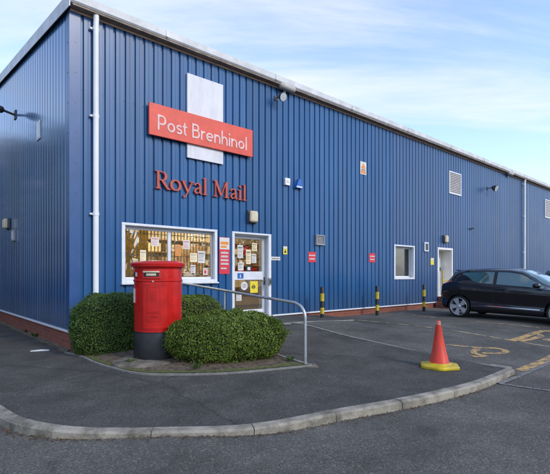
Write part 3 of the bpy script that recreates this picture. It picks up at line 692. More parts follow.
# windows
def window(o, mull, depth, frame_mat, fr=.055, sill=True, bars=True, cas=.05):
    u0, u1, z0, z1 = o; mb = MB(MB_WORLD); f = -(GR+.022)
    t = .075                                                      # cover trim round the opening
    mb.box(u0-.015, u0+t-.02, f, .02, z0, z1, .004); mb.box(u1-t+.02, u1+.015, f, .02, z0, z1, .004)
    mb.box(u0-.016, u1+.016, f-.002, .02, z1+.0005, z1+.05, .004)
    mb.box(u0+.0555, u1-.0555, f+.004, .02, z0, z0+.06, .004)
    # reveals
    mb.box(u0+.0005, u0+.012, .0205, depth, z0+.001, z1-.001); mb.box(u1-.012, u1-.0005, .0205, depth, z0+.001, z1-.001)
    mb.box(u0+.0125, u1-.0125, .0205, depth, z1-.013, z1-.002); mb.box(u0+.0125, u1-.0125, .0205, depth, z0+.05, z0+.061)
    w_ = mb.build('window', frame_mat, bld)
    mb = MB(MB_WORLD)
    if sill: mb.box(u0-.03, u1+.03, f-.05, .01, z0-.035, z0-.001, .006)
    if sill: mb.build('sill', frame_mat, w_)
    mb = MB(MB_WORLD); a0, a1, b0, b1 = u0+.013, u1-.013, z0+.062, z1-.014
    mb.box(a0, a0+cas, depth-.05, depth, b0, b1, .004); mb.box(a1-cas, a1, depth-.05, depth, b0, b1, .004)
    mb.box(a0+cas+.0005, a1-cas-.0005, depth-.049, depth, b1-cas, b1, .004); mb.box(a0+cas+.0005, a1-cas-.0005, depth-.049, depth, b0, b0+cas, .004)
    for m_ in mull: mb.box(m_-.035, m_+.035, depth-.051, depth-.001, b0+cas+.0005, b1-cas-.0005, .004)
    mb.build('frame', frame_mat, w_)
    edges = [a0+cas]+[x for m_ in mull for x in (m_-.035, m_+.035)]+[a1-cas]
    for i in range(0, len(edges), 2):
        mb = MB(MB_WORLD); mb.box(edges[i]-.004, edges[i+1]+.004, depth-.028, depth-.022, b0+cas-.004, b1-cas+.004); mb.build('pane', mtl['glass'], w_)
    return w_
wm = wu(169.0, -.09)
win1 = window(o_win, [wm], .12, mtl['upvc'])
win2 = window(o_win2, [], .16, mtl['upvc'], sill=False)
# vertical security bars behind the front window
mb = MB(MB_WORLD); u = o_win[0]+.09
while u < o_win[1]-.08:
    mb.box(u-.008, u+.008, .186, .202, o_win[2], o_win[3]); u += .078
for z in (o_win[2]+.18, (o_win[2]+o_win[3])/2, o_win[3]-.12): mb.box(o_win[0]+.05, o_win[1]-.05, .2025, .209, z-.008, z+.008)
mb.build('security_bars', mtl['mgray'], win1)
# room behind window and door
mb = MB(MB_WORLD); a0, a1 = .6, 7.0
mb.poly([(a0, .23, .42), (a1, .23, .42), (a1, 3.2, .42), (a0, 3.2, .42)], [(0, 1, 2, 3)]); mb.build('room_floor', mtl['floorin'], bld, normals=False)
mb = MB(MB_WORLD)
mb.poly([(a0, .23, 2.9), (a1, .23, 2.9), (a1, 3.2, 2.9), (a0, 3.2, 2.9)], [(0, 1, 2, 3)])
mb.poly([(a0, 3.2, .42), (a1, 3.2, .42), (a1, 3.2, 2.9), (a0, 3.2, 2.9)], [(0, 1, 2, 3)])
mb.poly([(a0, .23, .42), (a0, 3.2, .42), (a0, 3.2, 2.9), (a0, .23, 2.9)], [(0, 1, 2, 3)]); mb.poly([(a1, .23, .42), (a1, 3.2, .42), (a1, 3.2, 2.9), (a1, .23, 2.9)], [(0, 1, 2, 3)])
mb.build('room_wall', mtl['wallin'], bld, normals=False)
mb = MB(MB_WORLD)                                              # inner lining of the front wall
for s in ((a0, o_win[0]), (o_win[1], o_door[0]), (o_door[1], a1)): mb.box(s[0], s[1], .221, .2295, .42, 2.9)
mb.box(o_win[0], o_win[1], .221, .2295, .42, o_win[2]); mb.box(o_win[0], o_win[1], .221, .2295, o_win[3], 2.9); mb.box(o_door[0], o_door[1], .221, .2295, o_door[3], 2.9)
mb.build('inner_lining', mtl['wallin'], bld)
for u_, v_ in ((1.7, 1.0), (3.2, 1.0), (5.2, 1.3), (2.4, 2.3), (4.4, 2.4)):
    mb = MB(MB_WORLD); mb.box(u_-.6, u_+.6, v_-.05, v_+.05, 2.80, 2.86, .01); mb.build('ceiling_lamp', mtl['tube'], bld)
mb = MB(MB_WORLD); mb.box(1.0, 3.9, 1.9, 2.3, .43, 1.45, .01); mb.box(.9, 4.0, 1.86, 2.34, 1.451, 1.49, .01); mb.build('counter', mtl['shelf'], bld)
mb = MB(MB_WORLD)
for z in (1.0, 1.35, 1.7, 2.05, 2.4): mb.box(.7, 6.8, 2.9, 3.18, z, z+.03)
mb.build('shelf', mtl['shelf'], bld)
r2 = random.Random(3); mb = MB(MB_WORLD); 
for z in (1.03, 1.38, 1.73, 2.08):
    u = .8+r2.random()*.3
    while u < 6.6:
        w_ = r2.uniform(.08, .55); h_ = r2.uniform(.06, .30); mb.cm = r2.randrange(4); mb.box(u, u+w_, 2.92, 3.15, z+.001, z+h_); u += w_+r2.uniform(.02, .2)
mb.build('parcel_boxes', [mtl['paper_w'], mtl['paper'], mtl['shelf'], mtl['notice_r']], bld)
mb = MB(MB_WORLD); mb.box(.95, 1.95, 1.0, 1.04, .9, 2.6, .01); mb.build('display_and_reflection_board', mat('yellow_tree_reflection', (.75, .42, .02), rough=.6, c2=(.30, .22, .05), vs=9, detail=3), bld)  # mottled yellow board added in place of the autumn tree reflected in the glass
mb = MB(MB_WORLD); mb.box(2.75, 3.7, 1.3, 1.34, 1.5, 2.15, .01); mb.build('display_and_reflection_board', mat('warm_display', (.80, .68, .45), rough=.6, c2=(.55, .22, .10), vs=5, detail=2), bld)
def text_lines(u0, u1, z0, z1, y, par, seed, m_='mgray'):
    rr = random.Random(seed); mb = MB(MB_WORLD); w_ = u1-u0; h_ = z1-z0; z = z1-.14*h_; first = True
    while z > z0+.10*h_:
        t_ = h_*(.10 if first else .03); x = u0+.10*w_; e_ = u0+w_*(.88 if first else rr.uniform(.6, .9))
        while x < e_: d = w_*rr.uniform(.06, .16); mb.box(x, min(x+d, e_), y-.0012, y-.0002, z-t_, z); x += d+w_*.035
        z -= t_+h_*rr.choice((.05, .06, .12)); first = False
    o = mb.build('print', mtl[m_], par); o['kind'] = 'stuff'
# notices hung inside the glass
for (p0, p1, q0, q1, m_) in ((183, 190, 240, 249, 'paper'), (190, 197, 253, 262, 'paper_w'), (198, 205, 251, 263, 'paper'), (190.5, 195.5, 265, 273, 'paper'), (176, 182, 261, 266, 'notice_r'), (175, 181, 245, 256, 'orange'), (203, 207.5, 268, 275, 'paper'), (151, 159, 237, 246, 'paper'), (140, 146, 250, 262, 'paper_w')):
    mb = MB(MB_WORLD); mb.box(wu(p0, -.09), wu(p1, -.09), .088, .0905, wz(p0, q1, -.09), wz(p0, q0, -.09)); nn_ = mb.build('window_notice', mtl[m_], win1); text_lines(wu(p0, -.09), wu(p1, -.09), wz(p0, q1, -.09), wz(p0, q0, -.09), .088, win1, int(p0*3+q0), 'mgray' if m_ != 'paper' else ('notice_r' if int(p0) % 2 else 'dgray'))
mb = MB(MB_WORLD); mb.box(wu(204.2, -.09), wu(206.3, -.09), .085, .0875, wz(204, 273.5, -.09), wz(204, 270.5, -.09)); mb.build('notice_emblem', mtl['notice_r'], win1)

# entrance door
u0, u1, z0, z1 = o_door; dep = .17
mb = MB(MB_WORLD); f = -(GR+.022)
mb.box(u0-.015, u0+.055, f, .02, z0-.06, z1, .004); mb.box(u1-.075, u1+.015, f, .02, z0-.06, z1, .004); mb.box(u0-.016, u1+.016, f-.002, .02, z1+.0005, z1+.045, .004)
mb.box(u0+.0005, u0+.015, .0205, dep, z0, z1-.001); mb.box(u1-.03, u1-.001, .0205, dep, z0, z1-.001); mb.box(u0+.0155, u1-.031, .0205, dep, z1-.03, z1-.002)
door = mb.build('door', mtl['upvc'], bld)
mb = MB(MB_WORLD); mb.box(u0+.016, u1-.031, -.05, .219, FL-.03, z0+.03, .004); mb.build('threshold', mtl['galv'], door)
a0, a1, b0, b1 = u0+.018, u1-.034, z0+.032, z1-.032; y0, y1 = dep-.06, dep
lm = wz(240, 280, -.12); lm2 = wz(240, 271.5, -.12)
mb = MB(MB_WORLD); mb.box(a0, a0+.05, y0, y1, b0, b1, .004); mb.box(a1-.10, a1, y0, y1, b0, b1, .004)
mb.box(a0+.0505, a1-.1005, y0+.001, y1, b1-.06, b1, .004); mb.box(a0+.0505, a1-.1005, y0+.001, y1, b0, b0+.1, .004); mb.box(a0+.0505, a1-.1005, y0+.001, y1, lm, lm2, .004)
leaf = mb.build('door_leaf', mtl['upvc'], door)
for q0, q1 in ((b0+.1, lm), (lm2, b1-.06)):
    mb = MB(MB_WORLD); mb.box(a0+.047, a1-.097, y0+.028, y0+.034, q0-.003, q1+.003); mb.build('pane', mtl['glass'], leaf)
mb = MB(MB_WORLD); hz = wz(262, 281, -.1); mb.box(a1-.075, a1-.035, y0-.012, y0-.0005, hz-.10, hz+.10, .004); mb.tube([(a1-.055, y0-.012, hz), (a1-.055, y0-.055, hz), (a1-.17, y0-.058, hz)], .010, 8); mb.build('handle', mtl['dgray'], leaf)
def sticker(px0, px1, py0, py1, m_, par=None, nm='door_notice', y=y0+.024):
    mb = MB(MB_WORLD); mb.box(wu(px0, -y), wu(px1, -y), y-.002, y, wz(px0, py1, -y), wz(px0, py0, -y)); o = mb.build(nm, mtl[m_], par or leaf)
    if m_.startswith('paper') and px1-px0 > 4: text_lines(wu(px0, -y), wu(px1, -y), wz(px0, py1, -y), wz(px0, py0, -y), y-.002, leaf, int(px0*5+py0), 'dgray')
    return o
sticker(237.5, 243.5, 273.2, 278.6, 'blue', y=y0-.001)
mb = MB(MB_WORLD); u_ = wu(240.3, -y0); z_ = wz(240.3, 276, -y0); mb.lathe([(0, 0), (.012, 0), (.012, .002)], 12, (0, 0, 0)) if False else mb.box(u_-.012, u_+.012, y0-.0055, y0-.0035, z_+.02, z_+.04); mb.box(u_-.018, u_+.018, y0-.0055, y0-.0035, z_-.04, z_+.014); mb.build('sticker_symbol', mtl['paper'], leaf)
sticker(236.3, 241.5, 293, 301, 'paper'); sticker(250.2, 257.8, 281.3, 293, 'notice_y'); sticker(246.2, 251.5, 265.5, 272, 'ink'); sticker(247.5, 250.3, 267.0, 270.2, 'paper', y=y0+.0215)
sticker(246, 251, 249.5, 264, 'paper_w'); sticker(251.7, 256.3, 254, 263, 'paper'); sticker(238, 243.5, 262.5, 270.5, 'paper'); sticker(237.5, 243, 245, 258, 'paper'); sticker(252, 257, 243, 251, 'paper_w')
mb = MB(MB_WORLD @ Matrix.Translation((wu(244.8, -y0), y0+.022, wz(244.8, 286, -y0))) @ Matrix.Rotation(R(90), 4, 'X')); mb.lathe([(.001, 0), (.105, 0), (.105, .002), (.001, .002)], 24); mb.build('round_notice', mtl['paper'], leaf)
mb = MB(MB_WORLD); uc, zc = wu(244.8, -y0), wz(244.8, 286, -y0); 
for dz, hw in ((.035, .05), (.0, .07), (-.035, .045)): mb.box(uc-hw, uc+hw, y0+.0165, y0+.0185, zc+dz-.008, zc+dz+.008)
mb.build('notice_print', mtl['mgray'], leaf)
mb = MB(MB_WORLD); uc, zc = wu(254, -y0), wz(254, 287, -y0)
for s in (-1, 1): mb.prism([(uc+s*.07, zc), (uc+s*.035, zc+.03), (uc+s*.035, zc-.03)], y0+.0185, y0+.0205); mb.box(uc+s*.018-.010, uc+s*.018+.010, y0+.0185, y0+.0205, zc-.05, zc+.06)
mb.build('notice_print', mtl['ink'], leaf)
# interior clutter seen through the door is the room above
# rear staff door
u0, u1, z0, z1 = o_door2; dep = .45
mb = MB(MB_WORLD)
mb.box(u0-.03, u0+.05, f, .02, z0-.02, z1, .004); mb.box(u1-.05, u1+.03, f, .02, z0-.02, z1, .004); mb.box(u0-.031, u1+.031, f-.002, .02, z1+.0005, z1+.08, .004)
mb.box(u0+.0005, u0+.015, .0205, dep, z0, z1-.001); mb.box(u1-.015, u1-.001, .0205, dep, z0, z1-.001); mb.box(u0+.0155, u1-.016, .0205, dep, z1-.016, z1-.002)
mb.box(u0+.0155, u1-.016, -.05, dep, z0-.02, z0-.001)
d2 = mb.build('door', mtl['doorwhite'], bld)
mb = MB(MB_WORLD); mb.box(u0+.016, u1-.017, dep-.05, dep, z0+.002, z1-.018, .004); dl = mb.build('door_leaf', mtl['doorwhite'], d2)
mb = MB(MB_WORLD); mb.box(u1-.16, u1-.12, dep-.075, dep-.0505, z0+.95, z0+1.1, .004); mb.build('handle', mtl['dgray'], dl)
mb = MB(MB_WORLD)
for zz in (wz(440, 280.5, .2), wz(440, 287, .2)): mb.tube([(u0+.06, -.2, zz), (u1+.25, -.2, zz)], .022, 10)
mb.tube([(u0+.06, -.2, z0-.18), (u0+.06, -.2, wz(440, 270, .2))], .022, 10); mb.tube([(u1+.25, -.2, z0-.22), (u1+.25, -.2, wz(440, 280.5, .2))], .022, 10)
mb.build('guard_rail', mtl['yel'], bld)
# louvred vents
def vent(px0, px1, py0, py1, m_='beige', sl=9, proud=.03):
    n = GR+proud; u0, u1, z0, z1 = rect(px0, px1, py0, py1, n); mb = MB(MB_WORLD)
    t = .05 if u1-u0 > .4 else .035
    mb.box(u0, u0+t, -n, -.02, z0, z1, .003); mb.box(u1-t, u1, -n, -.02, z0, z1, .003); mb.box(u0+t+.0005, u1-t-.0005, -n+.001, -.02, z1-t, z1, .003); mb.box(u0+t+.0005, u1-t-.0005, -n+.001, -.02, z0, z0+t, .003)
    fr = mb.build('vent', mtl['upvc'] if m_ == 'beige' else mtl['mgray'], bld)
    mb = MB(MB_WORLD); h_ = (z1-z0-2*t)/sl
    for i in range(sl):
        z = z0+t+i*h_; mb.poly([(x, y, zz) for x in (u0+t+.001, u1-t-.001) for y, zz in ((-n+.01, z), (-n+.035, z+h_*.95), (-n+.04, z+h_*.9), (-n+.016, z-.004))], [(0, 1, 5, 4), (1, 2, 6, 5), (2, 3, 7, 6), (3, 0, 4, 7)])
    mb.build('louvres', mtl[m_], fr)
vent(449.5, 461.5, 170.5, 193.3, sl=12); vent(545.2, 560, 199, 217.5, sl=10); vent(316.5, 325, 234.5, 245, 'mgray', sl=6, proud=.06)

# ------------------------------------------------------------------ main sign and letters
n_s = .12
sg = empty('shop_sign', at_u(wu(205), 3.9, n_s), 'white upright panel crossed by a faded red board reading Post Brenhinol', 'sign')
def wbox(mb, px0, px1, py0, py1, n, th, ref=None, bev=.003):
    u0, u1, z0, z1 = rect(px0, px1, py0, py1, n, ref); mb.box(u0, u1, -n, -n+th, z0, z1, bev); return u0, u1, z0, z1
mb = MB(MB_WORLD); wbox(mb, 187.4, 223.2, 72.6, 157.3, .09, .045); mb.build('white_panel', mtl['signwhite'], sg)
mb = MB(MB_WORLD); sb = wbox(mb, 149.2, 252.8, 101.6, 133.9, .145, .05, bev=.006); mb.build('red_board', mtl['signred'], sg)
for px in (160, 200, 243): u = wu(px, .1); mb = MB(MB_WORLD); mb.box(u-.02, u+.02, -.0945 if px != 200 else -.044, -.036, sb[2]+.05, sb[3]-.05); mb.build('sign_bracket', mtl['dgray'], sg)
# geometric sans lettering
def sans(ch):
    X = .64; r = X/2; s = .15
    O = lambda cx: ('c', arc(cx, r, r*.94-s/2, r-s/2, 0, 360, 28)[:-1])
    if ch == 'P': return .66, [('o', [(.09, 0), (.09, 1)]), ('o', [(.09, .925), (.34, .925)]+arc(.36, .665, .21, .26, 90, -90)[0:]+[(.09, .405)])]
    if ch == 'B': return .70, [('o', [(.09, 0), (.09, 1)]), ('o', [(.09, .925), (.34, .925)]+arc(.34, .735, .18, .19, 90, -90)+[(.09, .545)]), ('o', [(.30, .545), (.38, .545)]+arc(.38, .31, .20, .235, 90, -90)+[(.09, .075)])]
    if ch == 'o': return .68, [O(.34)]
    if ch == 's': return .50, [('o', arc(.25, .455, .155, .125, 25, 270, 14)+arc(.25, .19, .17, .125, 90, -155, 14)[1:])]
    if ch == 't': return .42, [('o', [(.17, .86), (.17, .20)]+arc(.29, .19, .12, .12, 180, 280, 8)), ('o', [(.02, .60), (.37, .60)])]
    if ch == 'r': return .42, [('o', [(.09, 0), (.09, .64)]), ('o', arc(.30, .34, .21, .235, 175, 72, 10))]
    if ch == 'e': return .68, [('o', [(.09, .32), (.585, .32)]+arc(.34, .32, .245, .245, 0, 318, 24)[1:])]
    if ch in 'nh': return .62, [('o', [(.09, 0), (.09, 1.0 if ch == 'h' else .64)]), ('o', arc(.30, .34, .21, .225, 178, 0, 14)+[(.51, 0)])]
    if ch == 'i': return .25, [('o', [(.12, 0), (.12, .64)]), ('o', [(.12, .80), (.12, .95)])]
    if ch == 'l': return .25, [('o', [(.12, 0), (.12, 1)])]
    return .30, []
def write(mb, txt, u0, u1, z0, cap, n, th, font, wd):
    tot = sum(font(c)[0] for c in txt); sx = (u1-u0)/tot; x = 0; k = 0
    for c in txt:
        a, st = font(c)
        for kind, pts in st:
            pp = [(u0+(x+p[0])*sx, z0+p[1]*cap) for p in pts]; d = n+.0007*(k % 4); k += 1
            ribbon(mb, pp, wd, -d-th, -n+.0005, closed=(kind == 'c'))
        x += a
mb = MB(MB_WORLD); zb = wz(158, 128.5, .15)
write(mb, 'Post Brenhinol', wu(157.3, .15), wu(247.5, .15), zb-.02, .315, .147, .004, sans, .036)
mb.build('sign_lettering', mtl['pale'], sg)
# serif lettering 'Royal Mail', individual raised letters
def serif(ch):
    # list of (points, widths, closed); cap height 1, x-height .66
    th, tn = .125, .045; Lr = []
    def st(x, z0, z1, w=th): Lr.append(([(x, z0), (x, z1)], w, False))
    def sf(x0, x1, z): Lr.append(([(x0, z), (x1, z)], .045, False))
    if ch == 'R':
        st(.17, 0, 1); sf(.02, .33, .0225); sf(.02, .30, .977)
        p = [(.17, .965), (.36, .965)]+arc(.38, .735, .20, .23, 80, -80, 12)+[(.36, .50), (.17, .50)]; w = [tn, .05]+[.05+.085*math.sin(math.pi*i/12) for i in range(13)]+[.05, tn]
        Lr.append((p, w, False)); Lr.append(([(.36, .50), (.50, .33), (.68, .06), (.84, .02)], [.09, .13, .12, .03], False)); return .80, Lr
    if ch == 'M':
        st(.16, .02, .98, .055); sf(.02, .30, .0225); Lr.append(([(.04, .975), (.20, .975)], .05, False))
        Lr.append(([(.17, .98), (.52, .08)], [.15, .12], False)); Lr.append(([(.50, .08), (.86, .98)], [.05, .05], False))
        st(.88, 0, 1, .135); sf(.74, 1.04, .0225); Lr.append(([(.84, .978), (1.02, .978)], .045, False)); return 1.08, Lr
    if ch == 'o':
        p = arc(.33, .32, .25, .285, 0, 360, 28)[:-1]; w = [.055+.085*abs(math.cos(2*math.pi*i/28)) for i in range(28)]; Lr.append((p, w, True)); return .66, Lr
    if ch == 'y':
        Lr.append(([(.10, .63), (.37, .03)], [.13, .11], False)); Lr.append(([(.60, .63), (.34, -.02), (.24, -.22), (.10, -.27)], [.05, .055, .06, .11], False))
        sf(.0, .26, .645); sf(.48, .72, .645); return .68, Lr
    if ch == 'a':
        Lr.append(([(.10, .50), (.16, .60), (.28, .645), (.39, .58), (.42, .45), (.42, .10), (.47, .03), (.56, .05)], [.10, .07, .055, .10, .12, .12, .08, .03], False))
        Lr.append(([(.42, .40), (.26, .33), (.13, .24), (.11, .13), (.19, .045), (.30, .06), (.42, .15)], [.04, .07, .10, .12, .09, .05, .04], False)); return .58, Lr
    if ch == 'i':
        st(.16, 0, .64); sf(.03, .29, .0225); Lr.append(([(.03, .60), (.16, .63)], .05, False)); Lr.append((arc(.16, .86, .035, .035, 0, 360, 12)[:-1], .07, True)); return .32, Lr
    if ch == 'l':
        st(.16, 0, 1.02); sf(.03, .29, .0225); Lr.append(([(.03, .98), (.16, 1.0)], .05, False)); return .32, Lr
    return .34, []
lu0, lu1 = wu(154.8, .07), wu(246.5, .07); lz0 = wz(156, 188.3, .07); cap = wz(156, 170.5, .07)-lz0
txt = 'Royal Mail'; tot = sum(serif(c)[0] for c in txt); sx = (lu1-lu0)/tot
rl = empty('wall_lettering', at_u((lu0+lu1)/2, lz0, .06), 'raised orange red serif letters spelling Royal Mail on the blue wall', 'lettering')
x = 0
for c in txt:
    a, st = serif(c)
    if st:
        mb = MB(MB_WORLD)
        for k, (pts, w_, cl) in enumerate(st):
            ribbon(mb, [(lu0+(x+p[0])*sx, lz0+p[1]*cap) for p in pts], [q*sx for q in w_] if isinstance(w_, list) else w_*sx, -.09-.0012*k, -.045+.0012*k, closed=cl)
        mb.build('letter', mtl['letred'], rl)
    x += a

# ------------------------------------------------------------------ things fixed to the walls
def T_(px, py, n=GR, z=None): return at_u(wu(px, n), wz(px, py, n), n)
# small notices: plates with printed marks
def plate(name, px0, px1, py0, py1, base, label, cat, prints=(), group=None):
    n = GR+.008; u0, u1, z0, z1 = rect(px0, px1, py0, py1, n); M = at_u((u0+u1)/2, z0, n); w_, h_ = u1-u0, z1-z0
    t = empty(name, M, label, cat, group)
    mb = MB(M); mb.box(-w_/2, w_/2, 0, .006, 0, h_); mb.build('plate', mtl[base], t)
    for di, (kind, x0, x1, q0, q1, m_) in enumerate(prints):
        yd = -.0035-.0005*di
        mb = MB(M)
        if kind == 'r': mb.box(-w_/2+x0*w_, -w_/2+x1*w_, yd, -.0003, q0*h_, q1*h_)
        if kind == 't': mb.prism([(-w_/2+x0*w_, q0*h_), (-w_/2+x1*w_, q0*h_), (-w_/2+(x0+x1)/2*w_, q1*h_)], yd, -.0003)
        if kind == 'x':       # a line of small lettering
            x = x0; rr = random.Random(int(px0*7+q0*100))
            while x < x1:
                dx = (x1-x0)*rr.uniform(.045, .07); hh = (q1-q0)
                mb.box(-w_/2+x*w_, -w_/2+(x+dx)*w_, yd, -.0003, q0*h_, (q0+hh*rr.choice((.75, 1, .8)))*h_); x += dx*1.35
        mb.build('print', mtl[m_], t)
    return t
plate('poster', 219.3, 229.6, 237, 274, 'notice_r', 'tall narrow poster beside the door, orange and white above red with lettering', 'poster',
      [('r', .03, .97, .67, .99, 'paper'), ('r', .12, .88, .80, .88, 'orange'), ('r', .12, .70, .71, .77, 'orange'), ('x', .15, .88, .55, .61, 'paper'), ('x', .15, .8, .45, .51, 'paper'), ('x', .12, .85, .35, .41, 'paper'), ('x', .15, .88, .25, .31, 'paper'), ('x', .15, .7, .13, .18, 'paper')])
plate('notice', 308.3, 315.8, 251.8, 262.2, 'notice_r', 'small red notice under the square grey vent', 'notice', [('x', .1, .9, .60, .75, 'paper'), ('x', .15, .85, .26, .40, 'paper')], 'red parking notices on the wall')
plate('notice', 369.2, 375.2, 253.2, 262.3, 'notice_r', 'small red notice between the square vent and the small window', 'notice', [('x', .1, .9, .60, .75, 'paper'), ('x', .15, .85, .26, .40, 'paper')], 'red parking notices on the wall')
plate('warning_sign', 360.3, 366.3, 161, 173.8, 'paper', 'white warning sign with orange triangle high on the wall', 'sign', [('t', .12, .88, .46, .9, 'orange'), ('r', .1, .9, .08, .30, 'orange'), ('x', .18, .82, .34, .40, 'ink')])
plate('notice', 283.3, 287.3, 246.3, 254.3, 'notice_y', 'small yellow and white notice right of the entrance door', 'notice', [('r', .04, .96, .72, .98, 'paper'), ('t', .2, .8, .2, .62, 'ink')])
plate('nameplate', 270.8, 280.2, 256.6, 260.2, 'paper', 'narrow white plate right of the door frame', 'plate', [('x', .1, .9, .3, .7, 'mgray')])
plate('notice', 430.7, 433.9, 258, 264.8, 'notice_y', 'small yellow green notice left of the rear staff door', 'notice', [('r', .06, .94, .68, .97, 'paper')])
# wall lights
def bulkhead(M, w_, h_, label, nm='wall_light', lens='cream'):
    t = empty(nm, M, label, 'wall light')
    mb = MB(M); mb.box(-w_/2-.02, w_/2+.02, -.02, .03, -h_/2-.02, h_/2+.02, .012); mb.build('backplate', mtl['dgray'] if lens == 'cream' else mtl['mgray'], t)
    mb = MB(M); mb.box(-w_/2, w_/2, -.12, -.0205, -h_/2, h_/2, .03); mb.build('lens', mtl[lens], t, smooth=20)
    return t
bulkhead(T_(252, 217, GR+.03), .235, .27, 'cream rectangular wall light above the entrance door')
bulkhead(T_(444.8, 239.2, GR+.03), .20, .27, 'cream wall light above the rear staff door')
M = at_v(lv(8.2, GR+.03), lz(8.2, 224, GR+.03), GR+.03); bulkhead(M, .28, .26, 'small yellowish light on the shaded side wall')
M = at_v(lv(15, GR), lz(15, 235.5, GR), GR); t = empty('wall_box', M, 'small pale box low on the side wall beside the yellowish light', 'box')
mb = MB(M); mb.box(-.13, .13, -.06, .0, -.15, .15, .01); mb.build('casing', mtl['mgray'], t); mb = MB(M); mb.box(-.09, .09, -.066, -.0605, -.11, .11, .002); mb.build('cover', mtl['upvc'], t)
M = at_v(lv(39, GR), lz(39, 130.5, GR), GR); t = empty('wall_plate', M, 'tall white plate high on the side wall', 'plate')
mb = MB(M); mb.box(-.14, .14, -.02, .0, -.20, .20, .006); mb.build('plate', mtl['upvc'], t); mb = MB(M); mb.box(-.11, .11, -.025, -.0205, -.17, .17, .002); mb.build('inset', mtl['white'], t)
# floodlights on short arms
def flood(M, label, s=1.0, head='dgray'):
    t = empty('floodlight', M, label, 'floodlight', )
    mb = MB(M); mb.box(-.06*s, .06*s, -.02, .02, -.07*s, .07*s, .006); mb.tube([(0, -.02, 0), (0, -.16*s, .01), (0, -.22*s, .0)], .018*s, 8); mb.build('bracket', mtl['dgray'], t)
    H = M @ Matrix.Translation((0, -.27*s, -.02)) @ Matrix.Rotation(R(115), 4, 'X')
    mb = MB(H); mb.lathe([(.001, -.10*s), (.05*s, -.10*s), (.09*s, -.04*s), (.13*s, .06*s), (.13*s, .08*s)], 20); mb.build('housing', mtl[head], t, smooth=40)
    mb = MB(H); mb.lathe([(.001, .0805*s), (.115*s, .0805*s), (.118*s, .095*s), (.001, .10*s)], 20); mb.build('lens', mtl['lampglass'], t, smooth=40)
flood(T_(275.5, 98.5), 'round grey floodlight under the gutter right of the white sign panel', .85)
flood(T_(487.5, 188.5), 'round grey floodlight near the far drainpipe below the gutter', 1.1)
M = at_v(lv(15.5, GR), lz(15.5, 115, GR), GR); t = empty('wall_lantern', M, 'long dark lamp jutting from the side wall at the left edge', 'wall light')
mb = MB(M); mb.box(-.08, .08, -.02, .0, -.12, .12, .006); mb.tube([(0, -.02, .0), (0, -.30, .06)], .03, 8); mb.build('bracket', mtl['dgray'], t)
mb = MB(M @ Matrix.Translation((0, -.42, .07))); mb.lathe([(.001, -.07), (.15, -.065), (.18, -.02), (.16, .04), (.08, .07), (.001, .08)], 24); mb.build('housing', mtl['dgray'], t, smooth=40)
mb = MB(M @ Matrix.Translation((0, -.42, .07))); mb.lathe([(.001, -.115), (.07, -.11), (.09, -.071), (.001, -.071)], 24); mb.build('lens', mtl['lampglass'], t, smooth=40)
# alarm boxes
M = T_(286, 182); t = empty('alarm_box', M, 'small white alarm box beside the blue bell box', 'alarm box')
mb = MB(M); mb.prism([(-.08, -.09), (.08, -.09), (.09, .09), (-.09, .09)], -.07, 0); mb.build('casing', mtl['white'], t); mb = MB(M); mb.box(-.05, .05, -.0735, -.0705, -.03, .03); mb.build('cover', mtl['pale'], t)
M = T_(297.3, 184.5); t = empty('bell_box', M, 'blue triangular alarm bell box high on the front wall', 'alarm box')
mb = MB(M); mb.prism([(-.13, -.11), (.13, -.11), (.05, .13), (-.02, .13)], -.09, 0); mb.build('casing', mtl['blue'], t); mb = MB(M); mb.box(-.11, .10, -.094, -.0905, -.10, -.06); mb.build('strobe', mtl['lampglass'], t)
# small boxed outlet near the staff door and dark peg
M = T_(425.7, 247); t = empty('meter_box', M, 'small framed grey box left of the staff door light', 'box')
mb = MB(M); mb.box(-.14, .14, -.05, 0, -.17, .17, .01); mb.build('casing', mtl['upvc'], t); mb = MB(M); mb.box(-.09, .09, -.055, -.0505, -.12, .12, .002); mb.build('cover', mtl['dgray'], t)
M = T_(470, 229); t = empty('wall_bracket', M, 'tiny dark bracket on the wall right of the staff door', 'bracket')
mb = MB(M); mb.box(-.05, .05, -.02, 0, -.04, .04, .005); mb.build('plate', mtl['dgray'], t); mb = MB(M); mb.tube([(0, -.02, 0), (0, -.14, .02), (.08, -.16, .02)], .022, 8); mb.build('hook', mtl['dgray'], t)
M = T_(268.4, 281.5, GR+.022); t = empty('door_intercom', M, 'small dark grey entry keypad on the right door jamb', 'keypad')
mb = MB(M); mb.box(-.03, .06, -.05, 0, -.09, .09, .008); mb.build('casing', mtl['mgray'], t); mb = MB(M); mb.box(-.015, .045, -.056, -.0505, -.06, .05, .002); mb.build('keypad', mtl['dgray'], t)

# ------------------------------------------------------------------ post box
BX = -.2655; bz = .108; by = 7.13; pbx, pby = BX*by, by
M = Matrix.Translation((pbx, pby, bz)) @ Matrix.Rotation(R(-92)-math.atan2(.2655, 1)*-1*.5, 4, 'Z')   # local +x faces the street
pb = empty('post_box', M, 'red cylindrical letter box with a domed rim and black foot between the shrubs', 'post box')
RB = .375; HB = 1.53
def cyl(mb, prof, n=64): mb.lathe(prof, n)
mb = MB(M); cyl(mb, [(.001, 0), (RB+.004, 0), (RB+.006, .02), (RB+.004, .37), (RB-.006, .39), (RB-.006, .425), (.001, .425)]); mb.build('base', mtl['black'], pb, smooth=40)
mb = MB(M); cyl(mb, [(RB-.006, .4255), (RB-.0005, .4265), (RB, 1.20), (RB, 1.205), (RB+.012, 1.215), (RB+.012, 1.235), (RB, 1.245), (RB, 1.405), (RB+.012, 1.412), (RB+.016, 1.43), (.3, 1.43)]); mb.build('body', mtl['red'], pb, smooth=30)
mb = MB(M); r0 = RB+.058
